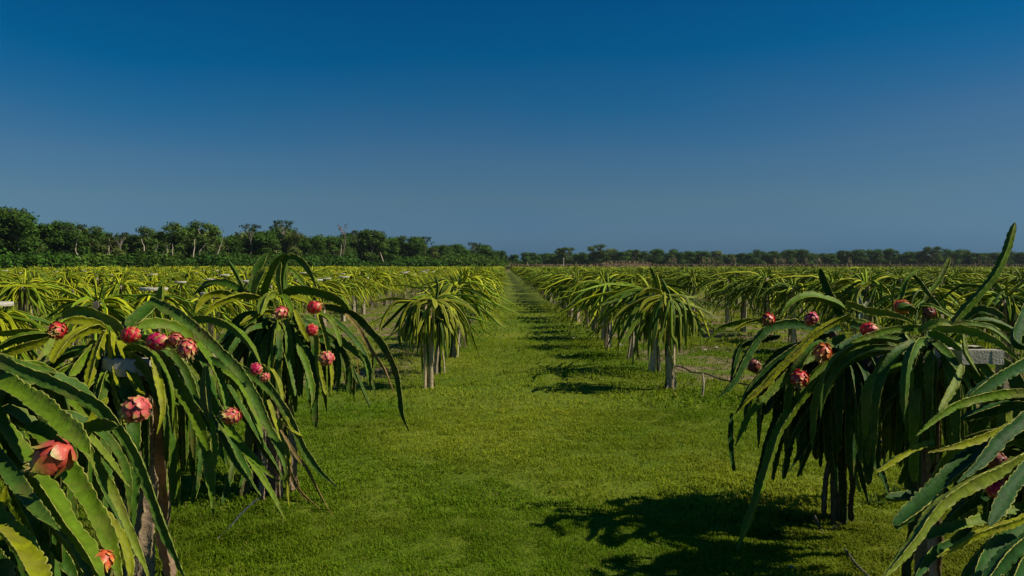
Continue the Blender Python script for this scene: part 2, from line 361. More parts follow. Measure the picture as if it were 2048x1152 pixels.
# ---------------------------------------------------------------- foreground dragon fruit plants (traced stems at their own depth)
def droop_path(x, y, z, azm, el0, L, droop, n=14, zmin=.12):
    P = [np.array((x, y, z))]; el_ = el0; ds = L/(n-1); a = azm
    for i in range(n-1):
        t = i/(n-1)
        d = np.array((math.cos(a)*math.cos(el_), math.sin(a)*math.cos(el_), math.sin(el_)))
        q = P[-1]+d*ds
        if q[2] < zmin: break
        P.append(q)
        el_ -= droop/(n-1)*(1.4-.8*t); el_ = max(el_, -1.52); a += random.uniform(-.06, .06)
    return np.array(P)
def fruit(parent, c, dia, kind, tilt=None, label=None, ns=30):
    """one dragon fruit: scaly body, bracts, dried flower end"""
    r = dia/2*.93; rr = random.Random(int(c[0]*1000)+int(c[2]*777))
    red, tipc = {'r': ((.55,.016,.035), (.52,.44,.10)), 'o': ((.60,.10,.035), (.60,.40,.06)), 'p': ((.55,.085,.085), (.52,.48,.12)), 'b': ((.20,.035,.025), (.22,.12,.05)), 'q': ((.52,.075,.045), (.30,.34,.05)), 'm': ((.48,.010,.075), (.46,.44,.08))}[kind]
    red = np.array(red); tipc = np.array(tipc)
    b = MB(); n, k = 12, 16
    V = []
    for i in range(n+1):
        t = i/n*math.pi
        for j in range(k):
            a = j/k*2*math.pi
            q = r*(1+.05*math.sin(5*a+i)+.03*rr.uniform(-1, 1))
            V.append((q*.90*math.sin(t)*math.cos(a), q*.90*math.sin(t)*math.sin(a), -1.08*r*math.cos(t)))
    V = np.array(V)
    i = np.arange(n)[:, None]*k; j = np.arange(k)[None, :]
    Q = np.stack([i+j, i+(j+1) % k, i+k+(j+1) % k, i+k+j], -1).reshape(-1, 4)
    K = red*(.8+.4*rng.random((len(V), 1))); b.add(V, Q, K)
    o = link('fruit', b.mesh('fruit', M_FRUIT), parent, np.array(c)-np.array(parent.location))
    s = MB()
    for q in range(ns):
        t = (q+.5)/ns; th = math.acos(1-1.85*t) ; a = q*2.39996+rr.uniform(-.2, .2)
        cen = np.array((.88*math.sin(th)*math.cos(a), .88*math.sin(th)*math.sin(a), -1.05*math.cos(th)))*r
        nn = cen/np.linalg.norm(cen); up = np.array((0, 0, 1.))-nn*nn[2]; up /= np.linalg.norm(up)+1e-6; sd_ = np.cross(up, nn)
        Ls = r*rr.uniform(.42, .62)*(.8+.4*t)*(30/ns)**.6; Ws = r*rr.uniform(.22, .32)*(30/ns)**.7
        V = []; Kc = []
        for u, wv, lift in ((-.25, .9, .02), (.1, 1.2, .07), (.4, 1.1, .10), (.7, .7, .11), (1., .14, .12+.55*t**3)):
            for e_ in (-1, 0, 1):
                V.append(cen+up*Ls*u+sd_*Ws*wv*e_+nn*(r*(.02+lift*rr.uniform(.6, 1.1))+(r*.05 if e_ == 0 else 0)))
                f = min(1, max(0, u-.15)*1.25)*(.95 if t > .1 else .5); Kc.append(red*(1-f)*(1.15 if e_ == 0 else .95)+tipc*f)
        V = np.array(V); Q = []
        for p in range(4):
            for e_ in (0, 1): Q.append((p*3+e_, p*3+e_+1, p*3+4+e_, p*3+3+e_))
        s.add(V, Q, Kc)
    sc = link('scales', s.mesh('scales', M_FRUIT), o, (0, 0, 0))
    d = MB()
    for q in range(9):
        a = q*.7; P = [np.array((math.cos(a)*.12*r, math.sin(a)*.12*r, r*.95)), np.array((math.cos(a)*.3*r, math.sin(a)*.3*r, r*1.3)), np.array((math.cos(a)*.5*r, math.sin(a)*.5*r, r*rr.uniform(1.4, 1.75)))]
        d.tube(P, [r*.10, r*.07, r*.015], np.array((.42,.30,.10)) if kind != 'b' else (.1,.05,.03), 5)
    link('dried_flower', d.mesh('dried_flower', M_FRUIT), o, (0, 0, 0))
    if tilt is None: tilt = (rr.uniform(1.2, 2.6), 0, rr.uniform(0, 6.28))
    o.rotation_euler = tilt
    if label: o['label'] = label
    return o

def build_trunk(parent, base, top, seed, n=5, rad=.055, spread=.07, rs_=(.026, .042), cols=((.26,.17,.11), (.12,.11,.04), (.32,.22,.15))):
    """gnarled stems climbing the post"""
    rs = random.Random(seed); org = np.array(parent.location)
    for i in range(n):
        a = i*2*math.pi/n+rs.uniform(-.3, .3); P = []
        r0 = rad+spread*rs.uniform(.5, 1.2)
        for q in range(9):
            t = q/8; rr = r0+(.055*(1-t)**3)*spread/.07+rs.uniform(-.012, .012); aa = a+t*rs.uniform(-.4, .8)*.6
            P.append(np.array((base[0]*(1-t)+top[0]*t+math.cos(aa)*rr, base[1]*(1-t)+top[1]*t+math.sin(aa)*rr, base[2]+(top[2]-base[2])*t)))
        V, Q, K = arm(P, rs.uniform(*rs_), cols[i % len(cols)], step=.02, roll=rs.uniform(0, 6), twist=rs.uniform(-1.5, 1.5), scal=.25, per=.07, rimk=.25, base=1., tip=.1)
        V = V+rng.normal(0, .002, V.shape)
        m = MB(); m.add(V-org, Q, K); link('trunk_stem', m.mesh('trunk_stem', M_WOOD), parent)
def build_post(parent, base, h, wd=.11, lean=(0, 0), col=(.33,.27,.19), rnd=False):
    org = np.array(parent.location); m = MB()
    zs = np.linspace(-.05, h, 9); P = np.array([(base[0]+lean[0]*z, base[1]+lean[1]*z, z) for z in zs])-org
    if rnd: m.tube(P, wd/2*(1+.1*rng.random(9)), np.array(col), 10, jit=.002)
    else:
        V, Q = ring_sweep(P, np.full(4, .707*wd), np.arange(4)*np.pi/2+.785, np.ones(9), (1, 0, 0), 0); m.add(V+rng.normal(0, .0025, V.shape), Q, col)
        m.add(V[-4:], [(0, 1, 2, 3)], col)
    return link('post', m.mesh('post', M_POST, smooth=rnd), parent)
def build_frame(parent, c, half, bw, bh, rz=.2, col=(.42,.39,.35), boards=4, round_=False):
    """support the arms hang over: square frame of boards or a thick concrete ring"""
    org = np.array(parent.location); c = np.array(c)-org; m = MB()
    if round_:
        n = 28
        for i in range(n):
            a0, a1 = i/n*2*math.pi, (i+1)/n*2*math.pi
            V = [c+np.array((math.cos(a)*r, math.sin(a)*r, z)) for a in (a0, a1) for r, z in ((half-bw, -bh/2), (half, -bh/2), (half+.006, 0), (half, bh/2), (half-bw, bh/2))]
            m.add(V, [(1, 6, 7, 2), (2, 7, 8, 3), (3, 8, 9, 4), (0, 5, 6, 1), (4, 9, 5, 0)], col)
        m.box(c, (half*2-.01, .07, bh*.7), col); m.box(c+np.array((0, 0, .002)), (.07, half*2-.01, bh*.7), col)
    else:
        for i in range(boards):
            a = rz+i*math.pi/2
            d = np.array((math.cos(a), math.sin(a), 0))*(half-bw/2)
            m.box(c+d+np.array((0, 0, .003*(i % 2))), (bw, half*2-.005*(i % 2), bh), np.array(col)*(1+.1*(i % 3)), a, .003)
        m.box(c, (half*1.9, bw*.9, bh*.7), col, rz, .003)
    return link('support_frame' if not round_ else 'support_ring', m.mesh('support', M_CONC, smooth=False), parent)

def fg_plant(name, hub, hubpx, d0, traces, label, fill, fillseed, group='dragon fruit plants closest to the viewer', zlow=.45, fillcols='dgb', sec=SEC_HI, step=.010, mt=None, fillr=(.022,.039), reach=(.45,.95), extra=0):
    mt = M_CROWN if sec is SEC_MID else M_ARM
    """hub: (x,y) ground position. traces: (pts, W, dstart, dend, colour, roll)"""
    t = empty('dragon_fruit_plant', (hub[0], hub[1], 0)); tag(t, label, 'plant', group)
    org = np.array((hub[0], hub[1], 0.))
    for (pts, W, ds, de, colr, roll) in traces:
        pts = np.array(pts, float); L = np.r_[0, np.cumsum(np.linalg.norm(np.diff(pts, axis=0), axis=1))]; s = L/L[-1]
        P = np.array([px(p[0], p[1], d0+ds+(de-ds)*q) for p, q in zip(pts, s)])
        dm = d0+(ds+de)/2
        Rr = W*dm/FPX/1.74*.86
        tocam = np.array((0, 0, CAMZ))-P[0]
        c = np.array(PAL[colr])*rng.uniform(.88, 1.12)
        if colr == 'n':
            V, Q, K = arm(P, Rr, c, sec=sec, step=step, roll=roll, twist=2., N0=tocam, scal=.3, tip=.5, rimk=.2, pointed=True)
        else:
            V, Q, K = arm(P, Rr, c, sec=sec, step=step, roll=roll, twist=rng.uniform(-.35, .35), N0=tocam, tip=max(.08, min(.40, .16/max(.2, np.linalg.norm(np.diff(P, axis=0), axis=1).sum()))), scal=rng.uniform(.18, .32), per=rng.uniform(.032, .055), pointed=len(pts) > 4 and L[-1]/W > 7 and roll != 0, rimk=.9)
        m = MB(); m.add(V-org, Q, K)
        o = link('stem_segment', m.mesh('stem_segment', M_ARM_SHADE if colr == 'e' else mt), t)
        if colr == 'n': o['label'] = 'dried brown stem segment'
    hz = CAMZ-(hubpx[1]-VY)*d0/FPX; hx = (hubpx[0]-VX)*d0/FPX
    random.seed(fillseed)
    for i in range(fill):
        a = random.uniform(0, 2*math.pi); el0 = random.uniform(-.9, .5); L = random.uniform(*reach)
        P = droop_path(hx+math.cos(a)*.12, d0+math.sin(a)*.12, hz-random.uniform(.03, .25), a, el0, L, 1.9+random.random()*.8, zmin=zlow*random.uniform(.7, 1.2))
        if len(P) < 5: continue
        V, Q, K = arm(P, random.uniform(*fillr), np.array(PAL[random.choice(fillcols)])*random.uniform(.9, 1.1), sec=sec, step=step*1.4, roll=random.uniform(0, 6), twist=random.uniform(-1, 1), scal=.26, pointed=random.random() < .6)
        m = MB(); m.add(V-org, Q, K); link('stem_segment', m.mesh('stem_segment', mt), t)
    if extra:
        m = MB()
        for i in range(extra):
            a = random.uniform(.35, 2.6); el0 = random.uniform(-.5, .45); L = random.uniform(*reach)*1.12
            if i % 3 == 0: a += math.pi; el0 = random.uniform(-1.3, -.7); L *= .7
            P = droop_path(hx+math.cos(a)*.1, d0+math.sin(a)*.1, hz-random.uniform(.06, .2), a, el0, L, 1.7+random.random()*.9, zmin=zlow)
            if len(P) < 5: continue
            V, Q, K = arm(P, random.uniform(*fillr), np.array(PAL[random.choice(fillcols)])*random.uniform(.85, 1.15), sec=sec, step=max(.02, step*1.4), roll=random.uniform(0, 6), twist=random.uniform(-1, 1), scal=.26, pointed=random.random() < .6)
            m.add(V-org, Q, K)
        o = link('inner_stems', m.mesh('inner_stems', mt), t); o['kind'] = 'stuff'
    return t
K0, K3 = 0., 1.05    # wing towards the viewer / valley towards the viewer

# left, closest: hub just outside the frame
TL0 = [
 ([(-55,742),(0,762),(75,806),(150,870),(178,905)], 46, .1,-.35,'g',.5),
 ([(-60,715),(0,722),(50,745),(100,764),(150,787),(200,815),(232,850),(258,886),(277,922),(300,980),(325,1050),(350,1110),(374,1165)], 32, .05,-.25,'b',.9),
 ([(-40,705),(0,718),(40,731),(80,742),(110,748)], 26, .15,.05,'b',.3),
 ([(-45,790),(-10,838),(15,872),(50,926),(100,990),(140,1054),(175,1100),(200,1152),(212,1190)], 50, 0,-.45,'g',.15),
 ([(-50,840),(-20,900),(17,945),(50,990),(82,1030),(120,1062)], 40, 0,-.55,'b',1.2),
 ([(-60,960),(-30,1010),(0,1045),(37,1085),(62,1125),(88,1180)], 52, -.2,-.7,'y',.7),
 ([(-20,900),(20,960),(45,1015),(70,1064),(90,1120),(106,1175)], 36, .1,-.3,'g',.2),
 ([(60,850),(110,890),(135,935),(162,976),(195,1030),(222,1090),(238,1150),(246,1190)], 46, 0,-.4,'g',.8),
 ([(130,840),(172,895),(200,940),(225,984),(245,1027),(265,1076),(292,1140),(302,1175)], 23, .1,-.2,'l',1.0),
 ([(150,850),(180,878),(212,914),(240,950),(259,977)], 21, .15,-.1,'l',.2),
 ([(95,1030),(118,1065),(150,1100),(172,1150),(180,1180)], 34, -.1,-.35,'b',.4),
 ([(60,1020),(100,1075),(125,1114),(155,1160)], 30, .1,0,'d',.9),
 ([(-40,770),(50,812),(85,840),(135,885)], 30, .2,.05,'b',1.3),
 ([(-50,820),(-10,845),(30,868),(62,905)], 30, .1,-.1,'b',.6),
 ([(155,890),(172,862),(200,850),(236,852)], 34, -.1,-.2,'d',.1),
 ([(160,880),(185,840),(215,795)], 22, -.05,0,'y',.9),
 ([(-10,1060),(5,1010),(12,972)], 18, -.1,-.1,'y',.9),
 ([(180,1000),(235,1060),(255,1110),(262,1160)], 22, .2,.1,'y',.5),
 ([(-30,1100),(0,1130),(25,1170)], 40, -.3,-.6,'d',.5),
 ([(20,880),(60,960),(95,1040),(120,1130)], 34, .3,.2,'d',.4),
 ([(190,940),(225,1010),(252,1080),(262,1165)], 26, .35,.25,'d',.4),
 ([(-20,985),(20,1050),(45,1110),(60,1170)], 40, .25,.15,'d',1.4),
]
p0 = fg_plant('', (-1.86, 2.45), (-75,730), 2.45, TL0, 'large dragon fruit plant filling the bottom left corner, one big red fruit among its arms', 30, 11, zlow=.3)
fruit(p0, px(110,914,2.02), .094, 'q', (2.0, .5, -.9), 'large pink and green fruit', ns=13)
fruit(p0, px(206,1122,2.1), .060, 'o', (2.8, .2, 0))
build_post(p0, (-1.86, 2.45), 1.25); build_trunk(p0, (-1.86, 2.45, -.02), (-1.86, 2.45, 1.25), 3)

TL1 = [
 ([(300,600),(332,616),(375,643),(425,690),(475,740),(507,788),(535,850),(560,897),(572,945),(562,960)], 27, -.2,-.55,'b',1.0),
 ([(318,628),(320,600),(325,570)], 21, -.2,-.2,'l',.4),
 ([(330,680),(400,715),(473,737),(515,757),(548,788),(577,833),(595,870),(612,905),(640,943),(674,974)], 24, -.1,-.6,'b',.8),
 ([(235,680),(290,698),(328,725),(360,775),(385,820),(405,866),(417,915),(424,975),(427,1030)], 32, 0,-.5,'g',.9),
 ([(236,682),(250,715),(264,755),(288,800)], 26, -.05,-.35,'y',.3),
 ([(222,664),(225,700),(226,735),(232,780),(242,820),(250,860)], 25, -.05,-.45,'y',.1),
 ([(212,664),(200,690),(190,716),(182,745),(174,772)], 24, -.05,-.4,'y',.2),
 ([(208,662),(188,655),(165,662),(135,680),(114,705),(104,725)], 27, 0,-.4,'y',.8),
 ([(248,660),(232,645),(212,636),(175,622),(150,622),(124,634)], 25, 0,.1,'l',.4),
 ([(214,660),(195,648),(175,643),(150,640),(126,644)], 21, 0,-.1,'y',1.1),
 ([(256,656),(275,640),(300,618),(312,600)], 38, 0,.2,'d',.4),
 ([(255,664),(300,648),(345,652),(372,668),(390,690)], 26, 0,.25,'g',.9),
 ([(380,680),(400,694),(425,728),(442,765),(448,790),(456,850)], 22, -.15,-.35,'g',.2),
 ([(412,732),(411,765),(412,800),(418,842)], 25, -.3,-.4,'b',.1),
 ([(420,835),(427,870),(430,905),(427,942)], 16, -.35,-.4,'g',.5),
 ([(305,712),(312,745),(321,785),(325,825),(314,868)], 20, -.25,-.4,'y',.7),
 ([(185,692),(172,708),(155,730),(138,752)], 25, -.1,-.35,'g',.4),
 ([(104,678),(90,702),(72,735)], 18, -.1,-.25,'l',.8),
 ([(130,672),(80,685),(40,696),(-8,712)], 21, 0,-.1,'y',.9),
 ([(110,668),(60,671),(25,680),(-12,700)], 23, .1,0,'g',.3),
 ([(90,664),(48,662),(-10,668)], 18, .2,.2,'y',.5),
 ([(216,690),(213,725),(212,768)], 15, .05,-.1,'g',.5),
 ([(400,760),(430,815),(460,862),(490,900),(527,938),(554,962)], 23, -.2,-.5,'g',.9),
 ([(380,790),(415,830),(442,872),(470,925),(500,963),(522,992)], 20, -.1,-.35,'b',.3),
 ([(450,850),(490,905),(515,943),(545,992),(568,1037)], 19, -.2,-.45,'g',.6),
 ([(440,740),(475,765),(497,800),(515,850),(527,898)], 24, -.1,-.4,'g',.1),
 ([(535,800),(560,870),(575,913),(573,963),(578,1015)], 16, -.4,-.5,'y',.4),
 ([(560,860),(590,908),(615,938),(640,988),(667,1036)], 9, -.5,-.55,'n',.4),
 ([(555,880),(580,943),(602,983),(640,1017)], 9, -.45,-.5,'n',.4),
 ([(572,900),(585,960),(612,1000),(622,1005)], 6, -.45,-.5,'n',.4),
 ([(352,820),(357,870),(355,938)], 15, .3,.3,'d',.4),
 ([(400,900),(397,945),(384,1008)], 15, .1,0,'d',.7),
 ([(450,880),(466,925),(444,1008)], 15, .1,-.1,'d',.7),
 ([(470,900),(485,940),(478,975)], 13, .1,0,'d',.1),
 ([(300,850),(315,885),(325,940),(330,995)], 20, .1,0,'g',.4),
 ([(318,880),(335,940),(328,1010)], 12, .15,.1,'d',.7),
 ([(430,800),(455,860),(478,915),(505,958)], 20, .1,-.1,'d',.7),
 ([(455,770),(500,850),(530,900),(560,948),(555,970)], 18, 0,-.3,'d',.2),
 ([(340,700),(372,745),(392,800),(402,850)], 20, .1,0,'d',.9),
 ([(345,800),(395,830),(430,870),(455,930)], 22, .05,-.1,'d',.5),
 ([(540,735),(555,760),(566,800)], 12, -.3,-.35,'y',.4),
 ([(545,740),(548,722),(549,712)], 5, -.3,-.3,'y',.4),
 ([(538,750),(530,733),(524,728)], 8, -.3,-.3,'y',.4),
 ([(552,750),(562,735),(564,720)], 6, -.3,-.3,'y',.4),
 ([(562,838),(585,862),(605,873)], 9, -.55,-.55,'y',.4),
 ([(560,850),(572,835),(580,852),(598,880)], 7, -.55,-.55,'y',.4),
]
p1 = fg_plant('', (-1.95, 3.95), (222,680), 3.95, TL1, 'dragon fruit plant with a row of pink fruits on top, over a concrete ring', 52, 12, extra=34, zlow=.5, fillcols='dgd')
for (x, y, dd, s_, k) in ((115,661,3.6,.088,'r'),(262,670,3.7,.088,'r'),(314,683,3.6,.096,'m'),(352,680,3.6,.075,'p'),(374,696,3.55,.095,'p'),(272,820,3.45,.125,'p'),(463,832,3.35,.080,'p'),(512,738,3.5,.060,'m'),(530,755,3.48,.045,'p')):
    fruit(p1, px(x, y, dd), s_, k)
build_post(p1, (-1.95, 3.95), 1.28); build_trunk(p1, (-1.97, 3.95, -.02), (-1.97, 3.95, 1.25), 5, 6)
build_frame(p1, (-1.94, 3.88, 1.235), .15, .07, .085, round_=True, col=(.45,.42,.38))

TL2 = [
 ([(545,612),(530,585),(542,545),(556,519),(570,509),(580,512)], 18, 0,-.1,'g',.7),
 ([(566,592),(565,550),(572,520),(588,515),(606,525),(622,547),(634,578)], 18, 0,-.15,'b',.2),
 ([(563,590),(558,556),(562,524)], 13, -.1,-.1,'l',.4),
 ([(570,595),(571,560),(573,526)], 14, .05,.05,'d',.4),
 ([(568,560),(578,540),(592,550),(611,574)], 12, .1,.1,'g',.4),
 ([(500,590),(506,565),(515,538),(533,508)], 20, 0,.1,'d',1.0),
 ([(508,592),(514,568),(522,550),(531,536)], 22, -.1,-.1,'l',.3),
 ([(494,592),(482,565),(470,542),(456,520)], 10, 0,0,'d',.3),
 ([(500,592),(480,580),(452,567),(415,568),(384,592)], 18, 0,.2,'d',1.2),
 ([(470,600),(448,586),(415,590),(398,606),(389,626)], 21, -.1,-.3,'y',.9),
 ([(520,594),(490,590),(465,594),(428,610),(406,632)], 19, -.1,-.4,'y',.4),
 ([(552,588),(538,590),(528,602),(520,628)], 22, -.1,-.4,'l',.7),
 ([(558,590),(570,597),(580,612),(584,626)], 16, -.1,-.3,'g',.2),
 ([(562,596),(580,582),(607,578),(652,588),(680,600),(698,618)], 23, -.05,-.2,'g',1.0),
 ([(580,592),(605,600),(640,612),(690,614)], 17, .1,.1,'y',.4),
 ([(556,628),(535,622),(515,628),(480,650)], 16, -.15,-.45,'y',.7),
 ([(510,650),(480,656),(455,672),(436,690)], 24, -.1,-.3,'b',.4),
 ([(376,646),(400,638),(427,639),(465,655),(500,690),(522,730)], 21, -.5,-.9,'g',1.0),
 ([(540,632),(560,640),(582,664),(605,712),(618,752),(625,790),(622,818)], 20, -.1,-.4,'g',.3),
 ([(588,620),(597,640),(606,660),(618,684)], 14, -.15,-.3,'y',.7),
 ([(634,624),(640,642),(648,665),(658,712),(663,750),(662,792)], 13, -.2,-.35,'y',.5),
 ([(640,628),(656,636),(670,656),(682,694)], 13, -.2,-.3,'g',.2),
 ([(632,668),(634,705),(638,745),(652,790)], 14, -.2,-.3,'y',.8),
 ([(640,612),(672,618),(712,632),(740,660),(770,695),(793,745),(801,790),(806,830),(818,862)], 19, 0,-.35,'d',1.0),
 ([(690,628),(715,655),(742,697),(767,735),(782,770),(792,792)], 11, -.1,-.3,'n',.4),
 ([(650,628),(690,660),(716,690),(733,720),(744,760),(750,795)], 15, .05,-.1,'d',.3),
 ([(676,670),(690,688),(715,707),(734,730),(741,785)], 18, -.1,-.2,'g',.9),
 ([(742,690),(748,715),(744,755)], 10, 0,0,'d',.2),
 ([(560,660),(568,700),(577,735),(590,792)], 18, -.2,-.35,'b',.3),
 ([(672,690),(677,730),(674,785)], 12, -.1,-.15,'d',.3),
 ([(628,760),(628,792),(623,820)], 10, 0,0,'d',.4),
 ([(698,715),(694,745),(692,780)], 6, 0,0,'n',.4),
 ([(706,730),(724,776),(741,815)], 9, 0,-.05,'d',.4),
 ([(715,720),(720,760),(733,800)], 6, 0,0,'n',.4),
 ([(550,650),(590,690),(612,740),(618,800)], 18, .2,.1,'d',.6),
 ([(590,640),(640,660),(690,710),(712,760)], 14, .3,.2,'d',.6),
 ([(500,640),(490,700),(495,760),(505,810)], 16, .1,0,'g',.6),
 ([(520,640),(508,690),(512,740)], 14, 0,0,'y',.6),
 ([(470,650),(455,700),(460,750)], 14, 0,0,'g',.6),
]
p2 = fg_plant('', (-1.78, 5.65), (560,622), 5.65, TL2, 'tall dragon fruit plant left of the path with arching top arms and four small fruits', 58, 13, extra=34, zlow=.65, fillcols='dgd')
for (x, y, dd, s_, k) in ((562,625,5.2,.10,'p'),(628,615,5.2,.10,'r'),(624,660,5.2,.088,'r'),(653,717,5.2,.105,'p')):
    fruit(p2, px(x, y, dd), s_, k)
build_post(p2, (-1.80, 5.65), 1.30, .14, col=(.13,.10,.07)); build_trunk(p2, (-1.80, 5.65, -.02), (-1.80, 5.65, 1.3), 6, 7, .07)

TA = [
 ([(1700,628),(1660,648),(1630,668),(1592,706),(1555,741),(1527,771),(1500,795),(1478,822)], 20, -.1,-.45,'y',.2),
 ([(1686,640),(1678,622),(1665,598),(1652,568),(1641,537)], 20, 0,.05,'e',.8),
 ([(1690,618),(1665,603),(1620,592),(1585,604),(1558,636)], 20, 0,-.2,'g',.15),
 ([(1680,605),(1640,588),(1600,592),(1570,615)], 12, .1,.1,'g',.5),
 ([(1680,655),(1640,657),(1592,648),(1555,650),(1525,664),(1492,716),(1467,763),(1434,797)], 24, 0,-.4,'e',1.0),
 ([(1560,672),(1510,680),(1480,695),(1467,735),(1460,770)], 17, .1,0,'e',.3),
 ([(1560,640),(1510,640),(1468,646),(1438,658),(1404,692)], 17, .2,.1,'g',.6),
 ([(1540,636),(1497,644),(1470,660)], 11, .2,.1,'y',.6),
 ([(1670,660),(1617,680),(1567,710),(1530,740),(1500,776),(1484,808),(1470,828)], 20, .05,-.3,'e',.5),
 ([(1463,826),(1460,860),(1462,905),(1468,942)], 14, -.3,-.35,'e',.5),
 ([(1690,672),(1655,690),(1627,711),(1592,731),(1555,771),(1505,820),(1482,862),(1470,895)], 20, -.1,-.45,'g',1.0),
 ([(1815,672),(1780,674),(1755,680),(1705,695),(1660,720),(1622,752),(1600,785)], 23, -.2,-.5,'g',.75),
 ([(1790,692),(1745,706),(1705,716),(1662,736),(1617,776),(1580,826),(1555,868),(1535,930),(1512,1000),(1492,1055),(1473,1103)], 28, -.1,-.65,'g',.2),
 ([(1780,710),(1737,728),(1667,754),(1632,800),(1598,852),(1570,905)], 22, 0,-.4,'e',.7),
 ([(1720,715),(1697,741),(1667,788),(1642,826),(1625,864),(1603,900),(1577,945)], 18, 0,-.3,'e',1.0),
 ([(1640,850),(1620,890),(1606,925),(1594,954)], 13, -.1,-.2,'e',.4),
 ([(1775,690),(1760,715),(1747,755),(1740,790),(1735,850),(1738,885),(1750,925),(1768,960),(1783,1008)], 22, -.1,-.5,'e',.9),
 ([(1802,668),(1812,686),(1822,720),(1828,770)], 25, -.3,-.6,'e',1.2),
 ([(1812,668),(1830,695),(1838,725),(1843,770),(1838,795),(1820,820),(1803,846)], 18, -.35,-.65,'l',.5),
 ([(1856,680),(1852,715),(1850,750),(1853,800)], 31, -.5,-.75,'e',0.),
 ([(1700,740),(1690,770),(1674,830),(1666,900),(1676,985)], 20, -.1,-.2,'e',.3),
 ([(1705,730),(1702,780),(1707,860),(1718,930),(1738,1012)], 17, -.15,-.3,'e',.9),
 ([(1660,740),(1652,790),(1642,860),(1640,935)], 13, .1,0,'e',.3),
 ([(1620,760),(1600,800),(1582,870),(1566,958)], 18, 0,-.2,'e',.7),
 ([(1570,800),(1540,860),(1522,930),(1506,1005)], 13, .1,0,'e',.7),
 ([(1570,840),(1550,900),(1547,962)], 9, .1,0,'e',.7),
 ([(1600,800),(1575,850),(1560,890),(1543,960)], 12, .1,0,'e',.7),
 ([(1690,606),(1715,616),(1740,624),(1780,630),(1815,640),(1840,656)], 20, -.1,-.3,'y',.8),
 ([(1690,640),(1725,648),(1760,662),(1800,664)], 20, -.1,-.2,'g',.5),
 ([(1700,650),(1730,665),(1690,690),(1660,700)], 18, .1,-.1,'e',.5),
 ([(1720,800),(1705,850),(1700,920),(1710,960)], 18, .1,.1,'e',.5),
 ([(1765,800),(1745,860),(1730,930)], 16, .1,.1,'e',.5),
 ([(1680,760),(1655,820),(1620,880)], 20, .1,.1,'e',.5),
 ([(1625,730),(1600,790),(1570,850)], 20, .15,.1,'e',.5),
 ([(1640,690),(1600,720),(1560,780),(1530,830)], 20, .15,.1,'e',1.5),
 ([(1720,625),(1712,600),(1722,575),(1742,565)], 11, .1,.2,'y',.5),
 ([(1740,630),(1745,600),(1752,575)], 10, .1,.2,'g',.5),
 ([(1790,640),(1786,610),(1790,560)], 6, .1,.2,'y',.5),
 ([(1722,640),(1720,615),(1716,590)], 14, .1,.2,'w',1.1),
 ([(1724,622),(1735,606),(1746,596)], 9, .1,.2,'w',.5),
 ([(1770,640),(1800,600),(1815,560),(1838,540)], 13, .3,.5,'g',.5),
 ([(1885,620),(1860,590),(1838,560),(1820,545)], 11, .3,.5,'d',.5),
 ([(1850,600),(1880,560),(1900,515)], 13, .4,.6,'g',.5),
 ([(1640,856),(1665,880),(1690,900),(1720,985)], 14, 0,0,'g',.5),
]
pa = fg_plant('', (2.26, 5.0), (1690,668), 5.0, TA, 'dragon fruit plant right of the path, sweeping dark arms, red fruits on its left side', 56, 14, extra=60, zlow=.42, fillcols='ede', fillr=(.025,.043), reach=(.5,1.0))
for (x, y, dd, s_, k) in ((1537,638,4.75,.085,'r'),(1623,637,4.75,.085,'m'),(1737,660,4.6,.10,'r'),(1645,704,4.55,.112,'o'),(1599,757,4.5,.112,'r'),(1506,730,4.9,.095,'b'),(1664,670,4.9,.05,'b')):
    fruit(pa, px(x, y, dd), s_, k)
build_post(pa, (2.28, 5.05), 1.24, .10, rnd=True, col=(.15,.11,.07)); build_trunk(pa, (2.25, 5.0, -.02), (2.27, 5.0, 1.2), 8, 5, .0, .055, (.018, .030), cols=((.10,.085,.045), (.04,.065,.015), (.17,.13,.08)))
build_frame(pa, (2.46, 4.88, 1.14), .19, .06, .08, rz=.1, col=(.09,.085,.08), boards=4)

